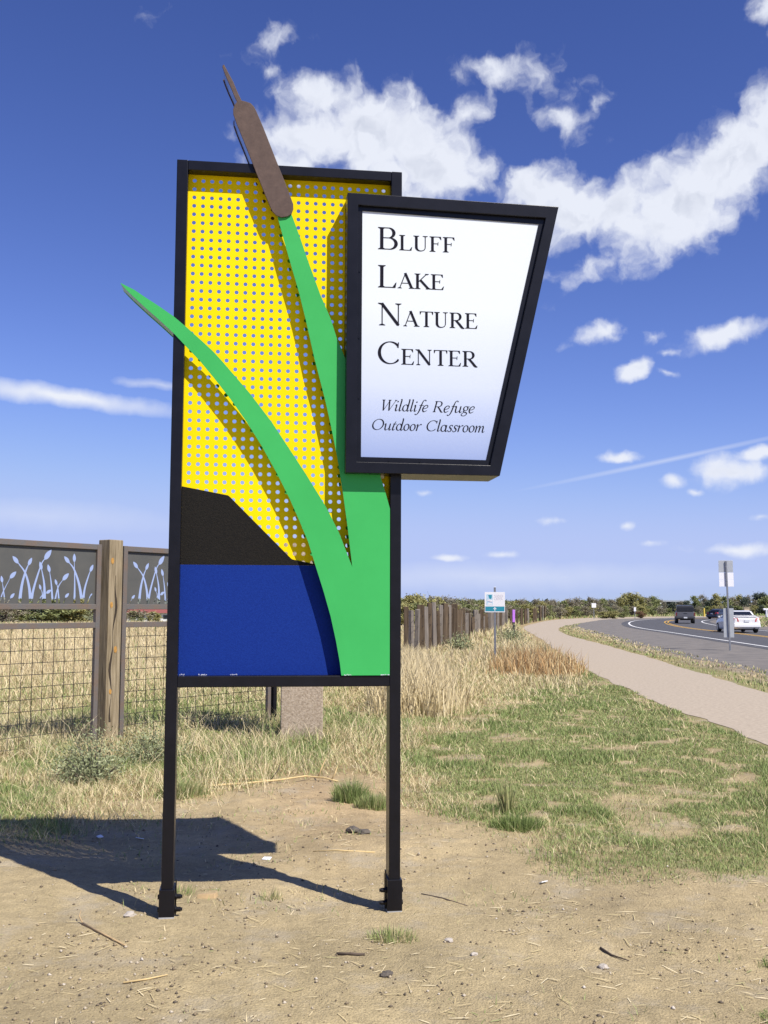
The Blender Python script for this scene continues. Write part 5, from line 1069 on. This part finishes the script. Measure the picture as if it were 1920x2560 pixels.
o = bpy.data.objects['wood_chip']; o.location = (-.97, 6.02, gz(-.97, 6.02)); tag(o, 'small flat tan wood chip on soil right of the left post', 'wood chip')
M_LITTER = mat('white_scrap', (.78,.80,.84), .6, var=.05, scale=20)
for i, (x, y, lb) in enumerate(((-.73,6.86,'white paper scrap at the tip of the cast shadow'),(-1.97,7.55,'pale scrap inside the cast shadow, left one'),(-1.68,7.50,'pale scrap inside the cast shadow, right one'),(.94,6.35,'tiny white scrap on soil below the turf'))):
    b = MB(); b.hexa([(-.03,-.012,0),(.02,-.018,.004),(.028,.012,.008),(-.02,.016,.002),(-.03,-.011,.004),(.02,-.017,.008),(.028,.012,.012),(-.02,.016,.006)]); q = b.build('paper_scrap', M_LITTER); q.location = (x, y, gz(x, y)+.004); q.rotation_euler = (.25,.1,i*1.3); tag(q, lb, 'litter')
for i, (x, y, s, lb) in enumerate(((-1.30,5.62,.030,'pale stone at the left post foot'),(.13,5.63,.016,'white pebble right of the right post foot'),(.32,5.25,.024,'grey stone right of the ragged tuft'),(.98,4.86,.024,'rounded stone at lower right'),(.42,5.02,.018,'small pale stone right of the grey stone'),(.02,4.72,.028,'dark stone at the bottom centre'))):
    lump('stone', x, y, (s, s*.8, s*.55), M_STONE if i != 5 else M_CLOD, lb, 'stone', 30+i)
def make_pebbles():
    r = rng; n = 24000; X, Y = scatter(n, -2.6, 5.0, 3.6, 10.5, r, 1.4); k = (w_bare(X, Y) > .35) & (r.random(n) < .25+.75*sstep(.45, .62, fbm(X*1.4+50, Y*1.4, 3))) & off_path(X, Y); X, Y = X[k], Y[k]; n = len(X)
    base = np.array([[1,0,0],[0,1,0],[-1,0,0],[0,-1,0],[0,0,.8],[0,0,-.5]], float); fc = np.array([[0,1,4],[1,2,4],[2,3,4],[3,0,4],[1,0,5],[2,1,5],[3,2,5],[0,3,5]])
    s = .0022+.0095*r.random(n)**3.5; a = r.uniform(0, 6.28, n); V = base[None]*s[:,None,None]*r.uniform(.6, 1.35, (n, 6, 1))
    V = np.stack([V[...,0]*np.cos(a)[:,None]-V[...,1]*np.sin(a)[:,None], V[...,0]*np.sin(a)[:,None]+V[...,1]*np.cos(a)[:,None], V[...,2]], -1)
    V += np.stack([X, Y, ground_z(X, Y)+s*.25], 1)[:,None]
    F = (fc[None]+np.arange(n)[:,None,None]*6).reshape(-1, 3)
    m = mat('mixed_pebbles', (.2,.2,.2), .85, attr='tint', ramp=[(0.,(.09,.075,.06)),(.3,(.20,.155,.10)),(.6,(.34,.27,.17)),(.9,(.42,.36,.27)),(1.,(.55,.50,.43))], spec=.25)
    tag(link('pebbles', np_mesh('pebbles', V.reshape(-1, 3), F, np.repeat(r.random(n), 6)), None, m), 'scattered pebbles and grit on the bare soil', 'pebbles', kind='stuff')
    # straw bits lying flat
    n = 2600; X, Y = scatter(n, -3, 4.4, 3.6, 11, r, 1.3); k = off_path(X, Y) & (r.random(n) < .2+.8*sstep(.45, .6, fbm(X*1.1+5, Y*1.1+60, 3))); X, Y = X[k], Y[k]; n = len(X)
    L_ = r.uniform(.015, .085, n)*(.6+.8*r.random(n)); a = r.normal(0, .9, n); w = r.uniform(.0010, .0026, n); dx, dy = np.cos(a)*L_/2, np.sin(a)*L_/2; nx, ny = -np.sin(a)*w, np.cos(a)*w
    z0 = ground_z(X-dx, Y-dy)+.004; z1 = ground_z(X+dx, Y+dy)+.004+r.random(n)*.008
    V = np.stack([np.stack([X-dx-nx, Y-dy-ny, z0], 1), np.stack([X-dx+nx, Y-dy+ny, z0], 1), np.stack([X+dx+nx, Y+dy+ny, z1], 1), np.stack([X+dx-nx, Y+dy-ny, z1], 1), np.stack([X, Y, (z0+z1)/2+.0025], 1)], 1).reshape(-1, 3)
    i = np.arange(n)[:,None]*5; F = np.concatenate([i+np.array([[0,1,4]])[:, ::-1], i+np.array([[1,2,4]])[:, ::-1], i+np.array([[2,3,4]])[:, ::-1], i+np.array([[3,0,4]])[:, ::-1]])
    tag(link('loose_straw', np_mesh('loose_straw', V, F, np.repeat(np.clip(r.normal(.8, .15, n), 0, 1), 5)), None, M_GRASS), 'loose bits of straw lying on the bare soil', 'straw', kind='stuff')
make_pebbles()
